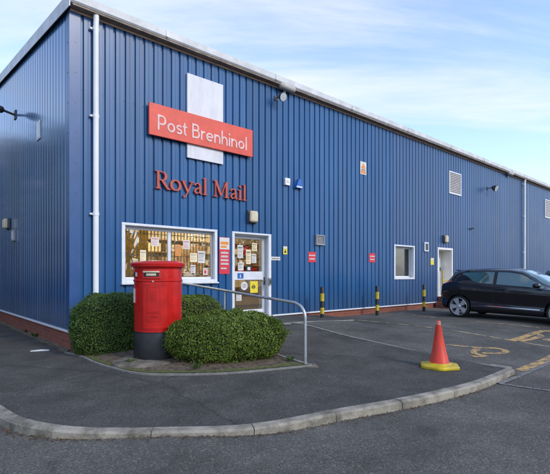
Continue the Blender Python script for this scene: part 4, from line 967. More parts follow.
cyl(mb, [(RB-.02, 1.4305), (RB+.03, 1.432), (RB+.055, 1.445), (r0-.004, 1.452), (r0, 1.462), (r0, 1.492), (r0-.012, 1.503), (r0-.05, 1.511), (RB-.02, 1.524), (RB-.2, 1.540), (.001, 1.545)])
mb.build('cap', mtl['red'], pb, smooth=35)
def wrap(mb, a0, a1, z0, z1, r0, r1, n=14):   # curved plate hugging the drum
    vs = []
    for i in range(n+1):
        a = R(a0+(a1-a0)*i/n); vs += [(r*math.cos(a), r*math.sin(a), z) for r, z in ((r0, z0), (r1, z0), (r1, z1), (r0, z1))]
    fs = [(i*4+j, i*4+(j+1) % 4, (i+1)*4+(j+1) % 4, (i+1)*4+j) for i in range(n) for j in range(4)]+[(0, 1, 2, 3), tuple(n*4+k for k in range(4))]
    mb.poly(vs, fs)
# angles: negative y is the camera's ... 0 faces the street
mb = MB(M); wrap(mb, -26, 34, .47, 1.185, RB-.01, RB+.009, 18); pd = mb.build('door', mtl['red'], pb, smooth=30)
mb = MB(M); wrap(mb, -24, 32, .49, .502, RB, RB+.014, 18); wrap(mb, -24, 32, 1.153, 1.165, RB, RB+.014, 18); wrap(mb, -26, -24.2, .49, 1.165, RB, RB+.014, 2); wrap(mb, 32.2, 34, .49, 1.165, RB, RB+.014, 2)
wrap(mb, -15, 14, 1.12, 1.127, RB, RB+.0145); wrap(mb, -15, 14, .60, .607, RB, RB+.0145); wrap(mb, -15.5, -14.5, .6075, 1.1195, RB, RB+.0145, 2); wrap(mb, 13.5, 14.5, .6075, 1.1195, RB, RB+.0145, 2)
mb.build('door_beading', mtl['red'], pd, smooth=30)
mb = MB(M); mb.tube([(RB+.005, -.02, 1.15), (RB+.028, -.02, 1.15)], .014, 10) if False else wrap(mb, -4, 0, 1.20, 1.225, RB, RB+.02, 3); mb.build('door_lock', mtl['chrome'], pd)
# aperture
mb = MB(M); wrap(mb, -26, 14, 1.26, 1.385, RB-.005, RB+.02, 16); mb.build('aperture_hood', mtl['red'], pb, smooth=30)
mb = MB(M); wrap(mb, -23, 11, 1.285, 1.345, RB, RB+.0225, 16); mb.build('aperture', mtl['black'], pb, smooth=30)
mb = MB(M); wrap(mb, -24, 12, 1.350, 1.372, RB+.005, RB+.034, 16); wrap(mb, -17, 5, 1.30, 1.335, RB+.005, RB+.0245, 12); mb.build('aperture_plate', mtl['cream'], pb, smooth=30)
# collection plate holder and enamel plate on the left
mb = MB(M); wrap(mb, -66, -42, 1.275, 1.38, RB-.005, RB+.014, 10); mb.build('tab_holder', mtl['red'], pb, smooth=30)
mb = MB(M); wrap(mb, -64, -53, 1.29, 1.35, RB, RB+.0165, 6); mb.build('tab_window', mtl['black'], pb)
mb = MB(M); wrap(mb, -52, -45, 1.29, 1.35, RB, RB+.0165, 4); mb.build('tab', mtl['paper'], pb)
mb = MB(M); wrap(mb, -68, -52, .86, 1.12, RB-.005, RB+.012, 8); pl_ = mb.build('notice_holder', mtl['red'], pb, smooth=30)
mb = MB(M); wrap(mb, -66, -54, .88, 1.10, RB, RB+.0145, 6); mb.build('collection_notice', mtl['paper'], pb)
# raised royal cipher and lettering as relief in the body colour
for a, wdt, z, hh in [(-6, 2, .92, .12), (-1, 2, .92, .12), (4, 2, .92, .12), (-7, 14, 1.06, .015)]+[(-13+3.3*i, 1.8, .72, .035) for i in range(8)]+[(-9+3.3*i, 1.8, .66, .03) for i in range(6)]:
    mb = MB(M); wrap(mb, a, a+wdt, z, z+hh, RB, RB+.0165, 3); mb.build('relief_mark', mtl['red'], pd)
# rough slab under the post box
mb = MB(); pts = []; sx_, sy_ = -1.97, 6.90; n = 40
for i in range(n):
    a = 2*math.pi*i/n; r_ = 1+.13*noise.noise(Vector((math.cos(a)*1.7, math.sin(a)*1.7, 5)))+.05*noise.noise(Vector((math.cos(a)*5, math.sin(a)*5, 9)))
    pts.append((sx_+r_*.58*math.cos(a), sy_+r_*.52*math.sin(a)))
def ringz(f, z, w=0.0): return [(sx_+(x-sx_)*f, sy_+(y-sy_)*f, (P(x, y)-.02 if z is None else z+.012*noise.noise(Vector((x*5*f, y*5*f, 0))))) for x, y in pts]
vs_ = ringz(1, None)+ringz(.97, .085)+ringz(.85, .105)+ringz(.5, .112)+ringz(.2, .113)
mb.poly(vs_, [(r_*n+i, r_*n+(i+1) % n, (r_+1)*n+(i+1) % n, (r_+1)*n+i) for r_ in range(4) for i in range(n)]+[tuple(4*n+i for i in range(n))])
tag(mb.build('concrete_slab', mtl['slab'], smooth=50), 'rough concrete slab under the red letter box', 'slab')

# ------------------------------------------------------------------ shrubs
def leaf_quad(mb, p, nrm, size, rr):
    t = nrm.cross(Vector((rr.uniform(-1, 1), rr.uniform(-1, 1), rr.uniform(-1, 1))));
    if t.length < 1e-3: t = Vector((1, 0, 0))
    t.normalize(); b = nrm.cross(t).normalized(); L_, w_ = size, size*.52; mid = nrm*size*.13
    mb.v += [p-t*L_*.5, p+b*w_*.5+mid, p+t*L_*.5, p-b*w_*.5+mid]; q = len(mb.v)-4; mb.f.append((q, q+1, q+2, q+3)); mb.m.append(0)
def shrub(name, c, rx, ry, h, rot, sq, nleaf, lmat, label, seed, size=.036, core=.88, nz_=.10):
    rr = random.Random(seed); M = Matrix.Translation(c) @ Matrix.Rotation(rot, 4, 'Z'); t = empty(name, M, label, 'shrub')
    def rad(d):   # superellipsoid sheared to sit on the ground
        e = sq; s_ = (abs(d.x/rx)**e+abs(d.y/ry)**e+abs(d.z/(h*.55))**e)**(-1/e)
        return s_*(1+nz_*noise.noise(d*1.9+Vector((seed, 0, 0)))+nz_*.75*noise.noise(d*5.1+Vector((0, seed, 0))))
    zc = h*.47; mb = MB(); R3 = M.to_3x3(); W0 = M @ Vector((0, 0, zc))
    n = 0
    while n < nleaf:
        d = Vector((rr.gauss(0, 1), rr.gauss(0, 1), rr.gauss(0, 1))); 
        if d.length < 1e-3: continue
        # spread evenly on the box shape
        d = Vector((d.x*rx, d.y*ry, d.z*h*.6)).normalized()
        r_ = rad(d)*(1-abs(rr.gauss(0, .07))+(.07 if rr.random() < .05 else 0)*rr.random()); p = d*r_
        if zc+p.z < .02 + .10*abs(noise.noise(Vector((p.x*3, p.y*3, seed)))): 
            continue
        nr = Vector((d.x/rx, d.y/ry, d.z/h)).normalized()+Vector((rr.uniform(-.8, .8), rr.uniform(-.8, .8), rr.uniform(-.5, .9)))
        leaf_quad(mb, W0+R3 @ p, (R3 @ nr).normalized(), size*rr.uniform(.6, 1.25), rr); n += 1
    mb.build('foliage', mtl[lmat], t, normals=False)
    mb = MB(); a, b_ = 26, 14; vs = []
    for j in range(b_+1):
        for i in range(a):
            th = math.pi*j/b_; ph = 2*math.pi*i/a; d = Vector((math.sin(th)*math.cos(ph), math.sin(th)*math.sin(ph), math.cos(th))); p = d*rad(d)*core; p.z = max(p.z, -zc+.10); vs.append(W0+R3 @ p)
    mb.poly(vs, [(j*a+i, j*a+(i+1) % a, (j+1)*a+(i+1) % a, (j+1)*a+i) for j in range(b_) for i in range(a)]); mb.build('twig_mass', mtl['twig'], t, normals=False)
    for k in range(9):
        mb = MB(M); x = rr.uniform(-.6, .6)*rx; y = rr.uniform(-.6, .6)*ry; mb.tube([(x, y, -.02), (x*1.1, y*1.1, .12), (x*1.3, y*1.3, .3)], [.014, .011, .007], 6); mb.build('stem', mtl['bark'], t)
    mb = MB()
    for k in range(46):
        a = rr.uniform(0, 6.283); d = Vector((math.cos(a)*rx, math.sin(a)*ry, rr.uniform(-.2, .9)*h*.6)).normalized(); r_ = rad(d); p = W0+R3 @ (d*r_*.9); q = W0+R3 @ (d*r_*rr.uniform(1.03, 1.10)+Vector((rr.uniform(-.03, .03), 0, rr.uniform(0, .04))))
        if q.z < M.translation.z+.15: continue
        mb.tube([p, q], [.0035, .002], 4); 
        for j in range(5): leaf_quad(mb, p.lerp(q, .55+.1*j), Vector((rr.uniform(-1, 1), rr.uniform(-1, 1), rr.uniform(0, 1))).normalized(), size*.95, rr)
    mb.build('young_shoots', mtl[lmat], t, normals=False)['kind'] = 'stuff'
    mb = MB()
    for k in range(700):
        a = rr.uniform(0, 6.283); z = abs(rr.gauss(0, .09)); r_ = rr.uniform(.74, .99); p = M @ Vector((math.cos(a)*rx*r_, math.sin(a)*ry*r_, z+.03)); leaf_quad(mb, p, Vector((rr.uniform(-1, 1), rr.uniform(-1, 1), rr.uniform(.2, 1))).normalized(), rr.uniform(.015, .035), rr)
    mb.build('dead_leaves', mtl['dry'], t, normals=False)['kind'] = 'stuff'
    return t
shrub('clipped_shrub', (-.745, 6.96, .05), .92, .54, .80, R(13), 2.15, 34000, 'leaf', 'wide rounded green shrub in front of the handrail, right of the red letter box', 11, size=.037, nz_=.15)
shrub('clipped_shrub', (-2.88, 8.0, .03), .76, .56, 1.02, R(24), 3.4, 29000, 'leafd', 'tall boxy dark green shrub at the building corner, left of the letter box', 23, size=.035, nz_=.10)
shrub('clipped_shrub', (-1.72, 8.80, .10), .72, .45, .90, R(38), 3.0, 17000, 'leaf', 'green shrub under the window, behind the red letter box', 35)

# weeds and fallen leaves
def weed(c, s, label, seed):
    rr = random.Random(seed); mb = MB(); c = Vector(c)
    for k in range(int(26*s)):
        a = rr.uniform(0, 2*math.pi); l_ = rr.uniform(.04, .11); p = c+Vector((math.cos(a), math.sin(a), 0))*rr.uniform(0, .05)*s
        q = p+Vector((math.cos(a)*l_*.6, math.sin(a)*l_*.6, l_)); b_ = Vector((-math.sin(a), math.cos(a), 0))*rr.uniform(.006, .014)
        m_ = (p+q)/2+Vector((0, 0, .015)); mb.poly([p, m_+b_, q, m_-b_], [(0, 1, 2, 3)])
    tag(mb.build('weed', mtl['weed'], normals=False), label, 'weed')
for i, (px, py, s, lb) in enumerate([(266, 360.5, 1.6, 'green weed at the right end of the bed beside the wide shrub'), (131, 366, 1.2, 'low green weed left of the letter box slab'), (26, 333.5, 1.0, 'small weed against the brick base near the left edge'), (36, 338, 1.2, 'larger weed clump midway along the side brick base'), (290, 363, 1.0, 'small weed near the foot of the handrail'), (196, 371, 1.0, 'small weed under the front of the wide shrub')]):
    p = ray(px, py, P); weed((p.x, p.y, p.z+.02), s, lb, 40+i)
rr = random.Random(99); mb = MB()
def litter(x, y, z, s):
    nr = Vector((rr.uniform(-.4, .4), rr.uniform(-.4, .4), 1)).normalized(); leaf_quad(mb, Vector((x, y, z+.008)), nr, s, rr)
for i in range(900):                              # in the bed
    k = rr.randrange(len(bo)-1); p = bo[k].lerp(bo[k+1], rr.random()); q = p.lerp(Vector((-1.4, 8.0)), rr.random()**1.3*.6); litter(q.x, q.y, bedz(q.x, q.y), rr.uniform(.015, .035))
for i in range(700):                              # in the gutter along the kerb
    k = rr.randrange(40, len(kout)-1); p = kout[k].lerp(kout[k+1], rr.random()); t = (kout[k+1]-kout[k]).normalized(); q = p+Vector((t.y, -t.x))*abs(rr.gauss(0.01, .05)); litter(q.x, q.y, G(q.x, q.y), rr.uniform(.012, .032))
for i in range(120):
    v_ = rr.uniform(0, 9); q = Cn+V*v_-U*abs(rr.gauss(.05, .07)); litter(q.x, q.y, P(q.x, q.y), rr.uniform(.015, .04))
for i in range(60):
    x = rr.uniform(-3, 4); y = rr.uniform(3, 7); 
    z = P(x, y) if inside((x, y), path_poly) else G(x, y)
    litter(x, y, z+.004, rr.uniform(.010, .022))
tag(mb.build('leaf_litter', mtl['dry'], normals=False), 'scattered dry brown leaves in the bed and along the kerb', 'leaf litter', kind='stuff')
p = ray(40, 351.3, P); M = Matrix.Translation(p) @ Matrix.Rotation(R(20), 4, 'Z')
mb = MB(M); mb.prism([(-.16, .004), (.16, .004), (.15, .018), (.02, .03), (-.15, .016)], -.03, .03); tag(mb.build('litter_strip', mtl['upvc']), 'flat white scrap lying on the path beside the brick base', 'litter')

# ------------------------------------------------------------------ handrail
ps = ray(305.3, 365.5, P); ru, rn = un(ps.x, ps.y); MH = Matrix.Translation(ps)
hr = empty('handrail', MH, 'curved grey steel handrail running from the path to the wall by the entrance', 'handrail')
def hw(n, z): q = W2(ru, n); return (q.x, q.y, z)
z_a = wz(305, 300, rn); 
def rail_z(px, py, n): q = W2(ru, n); return EYE+(HY-py)/F_*q.y
zt0 = EYE+(HY-303.0)/F_*W2(ru, rn-.2).y; zt1 = EYE+(HY-285.0)/F_*W2(ru, .5).y
def zr(n): return zt0+(zt1-zt0)*(rn-.2-n)/(rn-.7)
pts = [hw(rn, ps.z-.02), hw(rn, zr(rn)-.22)]
for i in range(1, 8): a = R(90*i/8); pts.append(hw(rn-.2*(1-math.cos(a)), zr(rn)-.22+(.22)*math.sin(a)))
pts += [hw(rn-.22, zr(rn-.22)), hw(rn/2, zr(rn/2)), hw(.05, zr(.05))]
mb = MB(); mb.tube(pts, .024, 14); mb.build('rail', mtl['galv'], hr, smooth=60)
for px in (224.5,):
    # post where the ray meets the rail's vertical plane
    k = (px-CX)/F_; a = W2(ru, 0); n_ = (k*a.y-a.x)/((-V.x)-k*(-V.y)); mb = MB(); mb.tube([hw(n_, P(*W2(ru, n_))), hw(n_, zr(n_)-.02)], .021, 12); mb.build('post', mtl['galv'], hr, smooth=60)
mb = MB(MB_WORLD); uu = un(*W2(ru, 0))[0]; mb.box(uu-.05, uu+.05, -.062, -.036, zr(.05)-.05, zr(.05)+.05, .004); mb.build('wall_flange', mtl['galv'], hr)
mb = MB(MH); mb.lathe([(.001, 0), (.06, 0), (.06, .012), (.026, .02)], 16); mb.build('foot_plate', mtl['galv'], hr)
mb = MB(Matrix.Translation(ps)); mb.slab([(-.16, -.12), (.18, -.10), (.16, .10), (-.14, .12)], -.05, .006); tag(mb.build('footing', mtl['slab']), kind='structure')

# ------------------------------------------------------------------ bollards
def bollard(p, h, r, label, grp='striped bollards along the wall'):
    M = Matrix.Translation(p); t = empty('bollard', M, label, 'bollard', grp)
    mb = MB(M); mb.lathe([(.001, -.05), (r, -.05), (r, h-.02), (r-.012, h), (.001, h+.004)], 24); mb.build('post', mtl['black'], t, smooth=40)
    for a, b in ((.17, .36), (.56, .80)):
        mb = MB(M); mb.lathe([(r+.0005, h*a), (r+.003, h*a), (r+.003, h*b), (r+.0005, h*b)], 24); mb.build('band', mtl['yel'], t, smooth=40)
    return t
for px, py, top, lb in ((322.2, 319.3, 287, 'black and yellow striped bollard nearest the entrance handrail'), (377.2, 315.6, 286, 'black and yellow striped bollard left of the small window'), (424.0, 311.3, 284.5, 'black and yellow striped bollard beside the black car tail')):
    p = ray(px, py, G); h = (py-top)/F_*p.y; bollard(p, h, .051, lb)

# ------------------------------------------------------------------ cone
p = ray(439.5, 367.5, P); M = Matrix.Translation((p.x, p.y, p.z)) @ Matrix.Rotation(R(14), 4, 'Z')
cn_ = empty('traffic_cone', M, 'orange red traffic cone on a yellow rubber base near the kerb', 'traffic cone')
mb = MB(M); pts = []
for k in range(48):
    an = 2*math.pi*k/48; r_ = .285+.020*math.cos(6*an); pts.append((r_*math.cos(an), r_*math.sin(an)))
def cone_ring(f, z): return [(x*f, y*f, z) for x, y in pts]
vs_ = cone_ring(.97, 0)+cone_ring(1, .008)+cone_ring(1, .034)+cone_ring(.965, .046)+cone_ring(.80, .056)+cone_ring(.62, .062); n = 48
mb.poly(vs_, [(r_*n+i, r_*n+(i+1) % n, (r_+1)*n+(i+1) % n, (r_+1)*n+i) for r_ in range(5) for i in range(n)]+[tuple(5*n+i for i in range(n)), tuple(range(n))])
mb.lathe([(.175, .060), (.165, .072), (.148, .078)], 32); mb.build('base', mtl['conyel'], cn_, smooth=35)
Tl = M @ Matrix.Rotation(R(-1.8), 4, 'Y')
mb = MB(Tl); mb.lathe([(.150, .072), (.140, .085), (.105, .25), (.104, .252), (.058, .52), (.058, .522), (.033, .68), (.036, .69), (.034, .715), (.022, .72), (.020, .66)], 32); mb.build('cone', mtl['conred'], cn_, smooth=40)
mb = MB(Tl); mb.lathe([(.0385, .655), (.0355, .70), (.0350, .712), (.024, .7195)], 24, cap=False); mb.build('worn_tip', mtl['tip'], cn_, smooth=40)

# ------------------------------------------------------------------ cars
def lerp(a, b, t): return a+(b-a)*t
def interp(tab, x):
    if x <= tab[0][0]: return tab[0][1]
    for (a, p), (b, q) in zip(tab, tab[1:]):
        if x <= b: return p+(q-p)*ss((x-a)/(b-a))*.35+(q-p)*((x-a)/(b-a))*.65
    return tab[-1][1]
TOP = [(-2.03, .60), (-2.0, .86), (-1.93, 1.0), (-1.82, 1.17), (-1.68, 1.33), (-1.55, 1.385), (-1.2, 1.425), (-.6, 1.45), (-.1, 1.445), (.2, 1.405), (.5, 1.28), (.85, 1.09), (1.12, .97), (1.45, .91), (1.75, .82), (1.95, .70), (2.03, .55)]
WID = [(-2.03, .66), (-1.95, .78), (-1.7, .845), (-1.35, .872), (-1.0, .86), (0, .86), (.8, .86), (1.25, .868), (1.6, .83), (1.85, .74), (2.03, .55)]
BELT = [(-2.03, .93), (-1.6, 1.045), (-1.2, 1.01), (-.4, .965), (.4, .93), (1.0, .90), (2.03, .80)]
BOT = [(-2.03, .34), (-1.85, .24), (-1.2, .19), (1.2, .19), (1.85, .20), (2.03, .30)]
def ring(x):
    tp = interp(TOP, x); w = interp(WID, x); be = min(interp(BELT, x), tp-.055); bo_ = interp(BOT, x); g = max(0, min(1, (tp-be-.05)/.35)); h = be-bo_
    return [(0, bo_), (w*.85, bo_), (w-.03, bo_+.04), (w-.005, bo_+.16*h+.02), (w-.035, bo_+.36*h), (w-.008, bo_+.62*h), (w+.004, bo_+.76*h), (w-.02, be-.02), (w-.06, be+.005),
            (lerp(w-.12, .665, g), lerp(be+.02, tp-.115, g)), (lerp(w-.22, .60, g), lerp(be+.03, tp-.055, g)), (lerp(w*.5, .42, g), tp-.012), (0, tp)]
def cr4(p, t):
    n = len(p); i = min(int(t), n-2); f = t-i; a = p[max(i-1, 0)]; b = p[i]; c = p[i+1]; d = p[min(i+2, n-1)]; T_s = .7
    def q(k):
        m1 = (c[k]-a[k])*.5*T_s; m2 = (d[k]-b[k])*.5*T_s; return (2*f**3-3*f*f+1)*b[k]+(f**3-2*f*f+f)*m1+(-2*f**3+3*f*f)*c[k]+(f**3-f*f)*m2
    return q(0), q(1)
def S(x, t, side=1): y, z = cr4(ring(x), t); return Vector((x, y*side, z))
def car_patch(mb, xs, t0f, t1f, side, nt_=8, off=.006):
    vs = []
    for x in xs:
        for j in range(nt_+1):
            t = lerp(t0f(x), t1f(x), j/nt_); p = S(x, t, side); a = S(x+.01, t, side)-p; b = S(x, min(t+.02, 12), side)-S(x, t-.02, side); nr = a.cross(b).normalized()
            if nr.y*side < 0 and abs(nr.y) > .15: nr = -nr
            if abs(nr.y) <= .15 and nr.z < 0: nr = -nr
            vs.append(p+nr*off)
    n = nt_+1; mb.poly(vs, [(i*n+j, (i+1)*n+j, (i+1)*n+j+1, i*n+j+1) for i in range(len(xs)-1) for j in range(nt_)])
def fr(a, b, n): return [a+(b-a)*i/n for i in range(n+1)]
XR, XF = -1.385, 1.205
def make_car(M, paint, label):
    t = empty('parked_car', M, label, 'car', 'cars parked beside the warehouse')
    I = Matrix.Identity(4)
    NS, NT = 84, 60; vs = []; xs = [-2.03+4.06*i/NS for i in range(NS+1)]
    for x in xs:
        half = [S(x, 12*j/NT) for j in range(NT+1)]; vs += half+[Vector((p.x, -p.y, p.z)) for p in half[1:-1]][::-1]
    m = 2*NT; fs = [(i*m+j, (i+1)*m+j, (i+1)*m+(j+1) % m, i*m+(j+1) % m) for i in range(NS) for j in range(m)]+[tuple(range(m)), tuple(NS*m+j for j in range(m))]
    mbx = MB(M); mbx.poly(vs, fs); body = mbx.build('body', paint, t, smooth=32)
    cut = MB(M)
    for x in (XR, XF):
        for s in (-1, 1): cut.tube([(x, s*.60, .315), (x, s*1.1, .315)], .365, 40)
    co = cut.build('cutter', mtl['ink'], t)
    md = body.modifiers.new('b', 'BOOLEAN'); md.object = co; md.operation = 'DIFFERENCE'; md.solver = 'EXACT'
    dg = bpy.context.evaluated_depsgraph_get(); dg.update(); me = bpy.data.meshes.new_from_object(body.evaluated_get(dg)); body.modifiers.clear(); body.data = me
    me.materials.clear(); me.materials.append(paint)
    bpy.data.objects.remove(co)
    gm = mtl['carglass']
    for s in (-1, 1):
        mbx = MB(M); car_patch(mbx, fr(-.36, .80, 22), lambda x: 8.10, lambda x: 8.96-.0*x, s); mbx.build('window', gm, t, True, normals=False)
        mbx = MB(M); car_patch(mbx, fr(-1.34, -.45, 16), lambda x: 8.10+.62*ss((-x-.85)/.5), lambda x: 8.96, s); mbx.build('window', gm, t, True, normals=False)
        mbx = MB(M)
        for xx in (-.415, .98): car_patch(mbx, [xx-.004, xx+.004], lambda x: 3.2, lambda x: 8.0, s, 14, .002)
        car_patch(mbx, [-.44, -.37], lambda x: 8.12, lambda x: 8.95, s, 8, .004)
        car_patch(mbx, fr(-.98, .98, 20), lambda x: 3.05, lambda x: 3.15, s, 1, .002); mbx.build('door_seams', mtl['ink'], t, normals=False)
        mbx = MB(M); car_patch(mbx, fr(-1.3, .85, 26), lambda x: 7.93, lambda x: 8.03, s, 1, .007); mbx.build('window_trim', mtl['ink'], t, normals=False)
        mbx = MB(M); y = S(-.22, 6.9).y*s; mbx.box(-.33, -.13, min(y-.01, y+.03*s), max(y-.01, y+.03*s), .855, .885, .01); mbx.build('handle', mtl['carblack'], t)
        mbx = MB(M); y = s*(.86); mbx.box(.60, .78, *sorted((y-.02*s, y+.15*s)), .93, 1.06, .045); mbx.build('mirror', paint, t, 50)
        mbx = MB(M); car_patch(mbx, fr(-2.0, -1.62, 10), lambda x: 7.0-.3*(x+1.6), lambda x: 8.2, s, 6, .006); mbx.build('tail_light', mtl['lightred'], t, True, normals=False)
        mbx = MB(M); car_patch(mbx, fr(1.45, 1.93, 10), lambda x: 6.5, lambda x: 8.4, s, 6, .006); mbx.build('headlight', mtl['lampglass'], t, True, normals=False)
        mbx = MB(M); car_patch(mbx, fr(-.95, .75, 16), lambda x: 3.33, lambda x: 3.33+.14*ss((x+1)/1.2), s, 1, .008); mbx.build('side_reflection', mtl['chrome'], t, True, normals=False)  # chrome strip imitating the light streak reflected along the lower door
    mbx = MB(M)
    for s in (-1, 1): car_patch(mbx, fr(.26, 1.08, 14), lambda x: 10.2 if x < .9 else 10.2+.6*(x-.9), lambda x: 12, s, 10)
    mbx.build('windscreen', gm, t, True, normals=False)
    mbx = MB(M)
    for s in (-1, 1): car_patch(mbx, fr(-1.90, -1.68, 8), lambda x: 10.2, lambda x: 12, s, 8)
    mbx.build('rear_screen', gm, t, True, normals=False)
    mbx = MB(M); mbx.box(2.0, 2.045, -.26, .26, .40, .51, .005); mbx.build('number_plate', mtl['paper'], t)
    mbx = MB(M); mbx.box(-1.69, -1.52, -.42, .42, 1.352, 1.378, .012); mbx.build('spoiler', paint, t)
    mbx = MB(M); mbx.box(-1.75, 1.85, -.6, .6, .17, .24); mbx.build('underbody', mtl['ink'], t)
    for x in (XR, XF):
        for s in (-1, 1):
            H = M @ Matrix.Translation((x, s*.765, .312)) @ Matrix.Rotation(R(-90*s), 4, 'X') @ Matrix.Rotation(R(17 if x > 0 else 40), 4, 'Z')   # local z outward
            mbx = MB(H); mbx.lathe([(.20, -.10), (.29, -.10), (.308, -.08), (.312, -.04), (.312, .04), (.308, .08), (.29, .10), (.256, .097), (.250, .085), (.25, -.10)], 40, cap=False); wl = mbx.build('wheel', mtl['tyre'], t, smooth=30)
            mbx = MB(H); mbx.lathe([(.248, -.08), (.249, .084), (.254, .094), (.244, .097), (.230, .07), (.222, -.08)], 40, cap=False)
            for k in range(5):
                a = 2*math.pi*k/5
                for da in (-.17, .17):
                    p0 = Vector((.045*math.cos(a+da*1.5), .045*math.sin(a+da*1.5))); p1 = Vector((.236*math.cos(a+da), .236*math.sin(a+da))); q = (p1-p0).normalized(); q = Vector((-q.y, q.x))
                    mbx.poly([(*(p0-q*.022), .072), (*(p0+q*.022), .072), (*(p1+q*.036), .082), (*(p1-q*.036), .082), (*(p0-q*.022), .04), (*(p0+q*.022), .04), (*(p1+q*.036), .04), (*(p1-q*.036), .04)], [(0, 1, 2, 3), (4, 5, 6, 7), (0, 1, 5, 4), (1, 2, 6, 5), (2, 3, 7, 6), (3, 0, 4, 7)])
            mbx.lathe([(.001, .03), (.06, .03), (.06, .074), (.03, .085), (.001, .086)], 20); mbx.build('rim', mtl['rim'], wl, smooth=30)
            mbx = MB(H); mbx.lathe([(.001, .0), (.15, .0), (.15, .018), (.001, .018)], 24); mbx.build('brake_disc', mtl['dgray'], wl)
    return t
cA = UA-R(90)                   # heading: away from the wall
pr = ray(459.0, 317.0, G); fwd = Vector((math.cos(cA), math.sin(cA)))
def car_matrix(rear, sc=1.0, ang=cA):
    f = Vector((math.cos(ang), math.sin(ang))); lft = Vector((-f.y, f.x)); 
    side = -.80*sc                       # the nearest wheels are on the car's right
    c = Vector((rear.x, rear.y)) - f*XR*sc - lft*side
    z0 = G(*(c+f*XR*sc)); z1 = G(*(c+f*XF*sc)); pit = math.atan2(z1-z0, (XF-XR)*sc); zc = z0+(z1-z0)*(-XR)/(XF-XR)
    return Matrix.Translation((c.x, c.y, zc)) @ Matrix.Rotation(ang, 4, 'Z') @ Matrix.Rotation(-pit, 4, 'Y') @ Matrix.Scale(sc, 4)
make_car(car_matrix(pr, 1.0), mtl['carblack'], 'glossy black hatchback with silver alloy wheels parked near the staff door')
make_car(car_matrix(Vector((pr.x, pr.y))+U*8.1, 1.02), mtl['cargrey'], 'dark car half hidden behind the black hatchback at the right edge')

# ------------------------------------------------------------------ trees round the yard (seen in the glass and the glossy cladding)
def tree(x, y, h, r, lmat, label, seed, nl=7000, grp='trees across the road', low=.62, sz=(.2, .4)):
    rr = random.Random(seed); M = Matrix.Translation((x, y, G(x, y))); t = empty('tree', M, label, 'tree', grp)
    mb = MB(M); mb.tube([(0, 0, -.2), (.05, 0, h*.3), (0, .1, h*.6), (0, 0, h*.85)], [.05*h*.5, .035*h*.5, .02*h*.5, .01], 10)
    cl = []
    for k in range(26):
        a = rr.uniform(0, 6.28); e = rr.uniform(-.55, 1); q = Vector((math.cos(a)*r*math.sqrt(1-max(e, 0)**2)*rr.uniform(.4, 1), math.sin(a)*r*math.sqrt(1-max(e, 0)**2)*rr.uniform(.4, 1), h*low+e*h*(.97-low)*(1 if e > 0 else 1.6*low))); cl.append((q, rr.uniform(.5, 1.0)*r*.36))
        mb.tube([(0, 0, h*.35+rr.uniform(0, .2)*h), q*.6+Vector((0, 0, h*.18)), q], [.06, .04, .015], 5)
    mb.build('trunk', mtl['bark'], t)
    mb = MB(); 
    for k in range(nl):
        q, s = rr.choice(cl); d = Vector((rr.gauss(0, 1), rr.gauss(0, 1), rr.gauss(0, .8))).normalized()*s*rr.random()**.4
        leaf_quad(mb, M @ (q+d), Vector((rr.uniform(-1, 1), rr.uniform(-1, 1), rr.uniform(-.3, 1))).normalized(), rr.uniform(*sz), rr)
    mb.build('crown', mtl[lmat], t, normals=False)
tree(17.5, -1.0, 6.5, 2.6, 'autumn', 'low spreading yellow autumn tree across the road, reflected in the front window', 1, 12000, low=.36)
tree(23, -8, 9.5, 3.8, 'autumn', 'tall golden tree beyond the yellow autumn one', 2, 9000, low=.45)
tree(28, 4.5, 8, 3.6, 'green', 'green tree at the far side of the yard entrance', 3, 9000, low=.4)
tree(24, 0.5, 10, 4.0, 'green', 'green tree close behind the low yellow tree', 8, 10000, low=.4)
tree(14, -13, 10, 4, 'green', 'large green tree behind the viewpoint to the right', 4, 9000, low=.4)
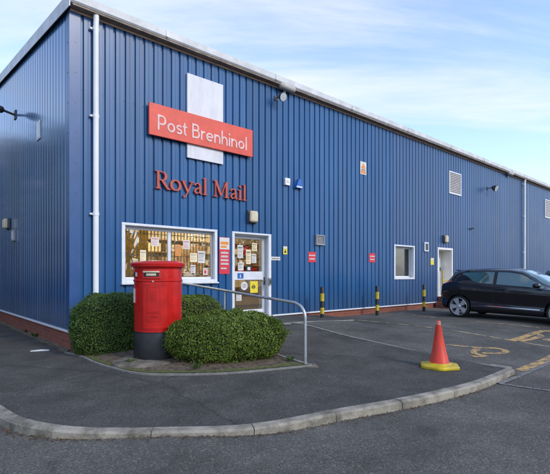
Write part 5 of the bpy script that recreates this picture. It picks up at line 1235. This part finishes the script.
tree(-17, 15.5, 8.6, 3.6, 'green', 'green tree opposite the side wall', 5, 9000, low=.4)
tree(-15.5, 9.5, 6.0, 3.0, 'autumn', 'orange brown tree opposite the side wall', 6, 7000, low=.4)
tree(-33, 28, 9, 5.0, 'green', 'tall green tree farther along the side road', 7, 9000, low=.4)
tree(-20, 20.5, 9, 3.8, 'green', 'second green tree along the side road', 12, 11000, low=.42)
tree(-24, 25.5, 9, 4.0, 'green', 'third green tree along the side road', 13, 11000, low=.42)
tree(-29, 33, 10, 4.5, 'green', 'fourth green tree along the side road', 14, 9000, low=.42)
tree(-20, 0, 8, 4.0, 'green', 'green tree left of the viewpoint', 9, 8000, low=.4)

def long_added_hedge(a, b, h, wd, label, seed):  # unseen dark foliage added to block bright sky from the side wall reflection
    rr = random.Random(seed); a = Vector(a); b = Vector(b); L_ = (b-a).length; t_ = (b-a)/L_; q = Vector((-t_.y, t_.x)); mb = MB()
    M = Matrix.Translation((a.x, a.y, -.09)); t = empty('added_hedge', M, label, 'added_hedge')
    for k in range(16000):
        s_ = rr.uniform(0, L_); side = rr.choice((-1, 1, 0)); z = rr.uniform(.05, h); o = side*wd/2*(1+.15*noise.noise(Vector((s_*.8, z, side))))
        if side == 0: o = rr.uniform(-wd/2, wd/2); z = h*(1+.08*noise.noise(Vector((s_, 1, 1))))
        p = a+t_*s_+q*(o+rr.gauss(0, .04)); leaf_quad(mb, Vector((p.x, p.y, z-.09)), (Vector((q.x*side, q.y*side, .3))+Vector((rr.uniform(-1, 1), rr.uniform(-1, 1), rr.uniform(-1, 1)))).normalized(), rr.uniform(.12, .24), rr)
    mb.build('foliage', mtl['leafd'], t, normals=False)
    mb = MB(); c_ = [a+q*wd*.4, b+q*wd*.4, b-q*wd*.4, a-q*wd*.4]; mb.slab([(p.x, p.y) for p in c_], -.09, h-.15); mb.build('twig_mass', mtl['twig'], t)  # dark core of the added unseen hedge
long_added_hedge((-13.5, 3), (-32, 38), 3.2, 1.2, 'unseen dark foliage screen added across the side road to darken the side wall reflection', 77)
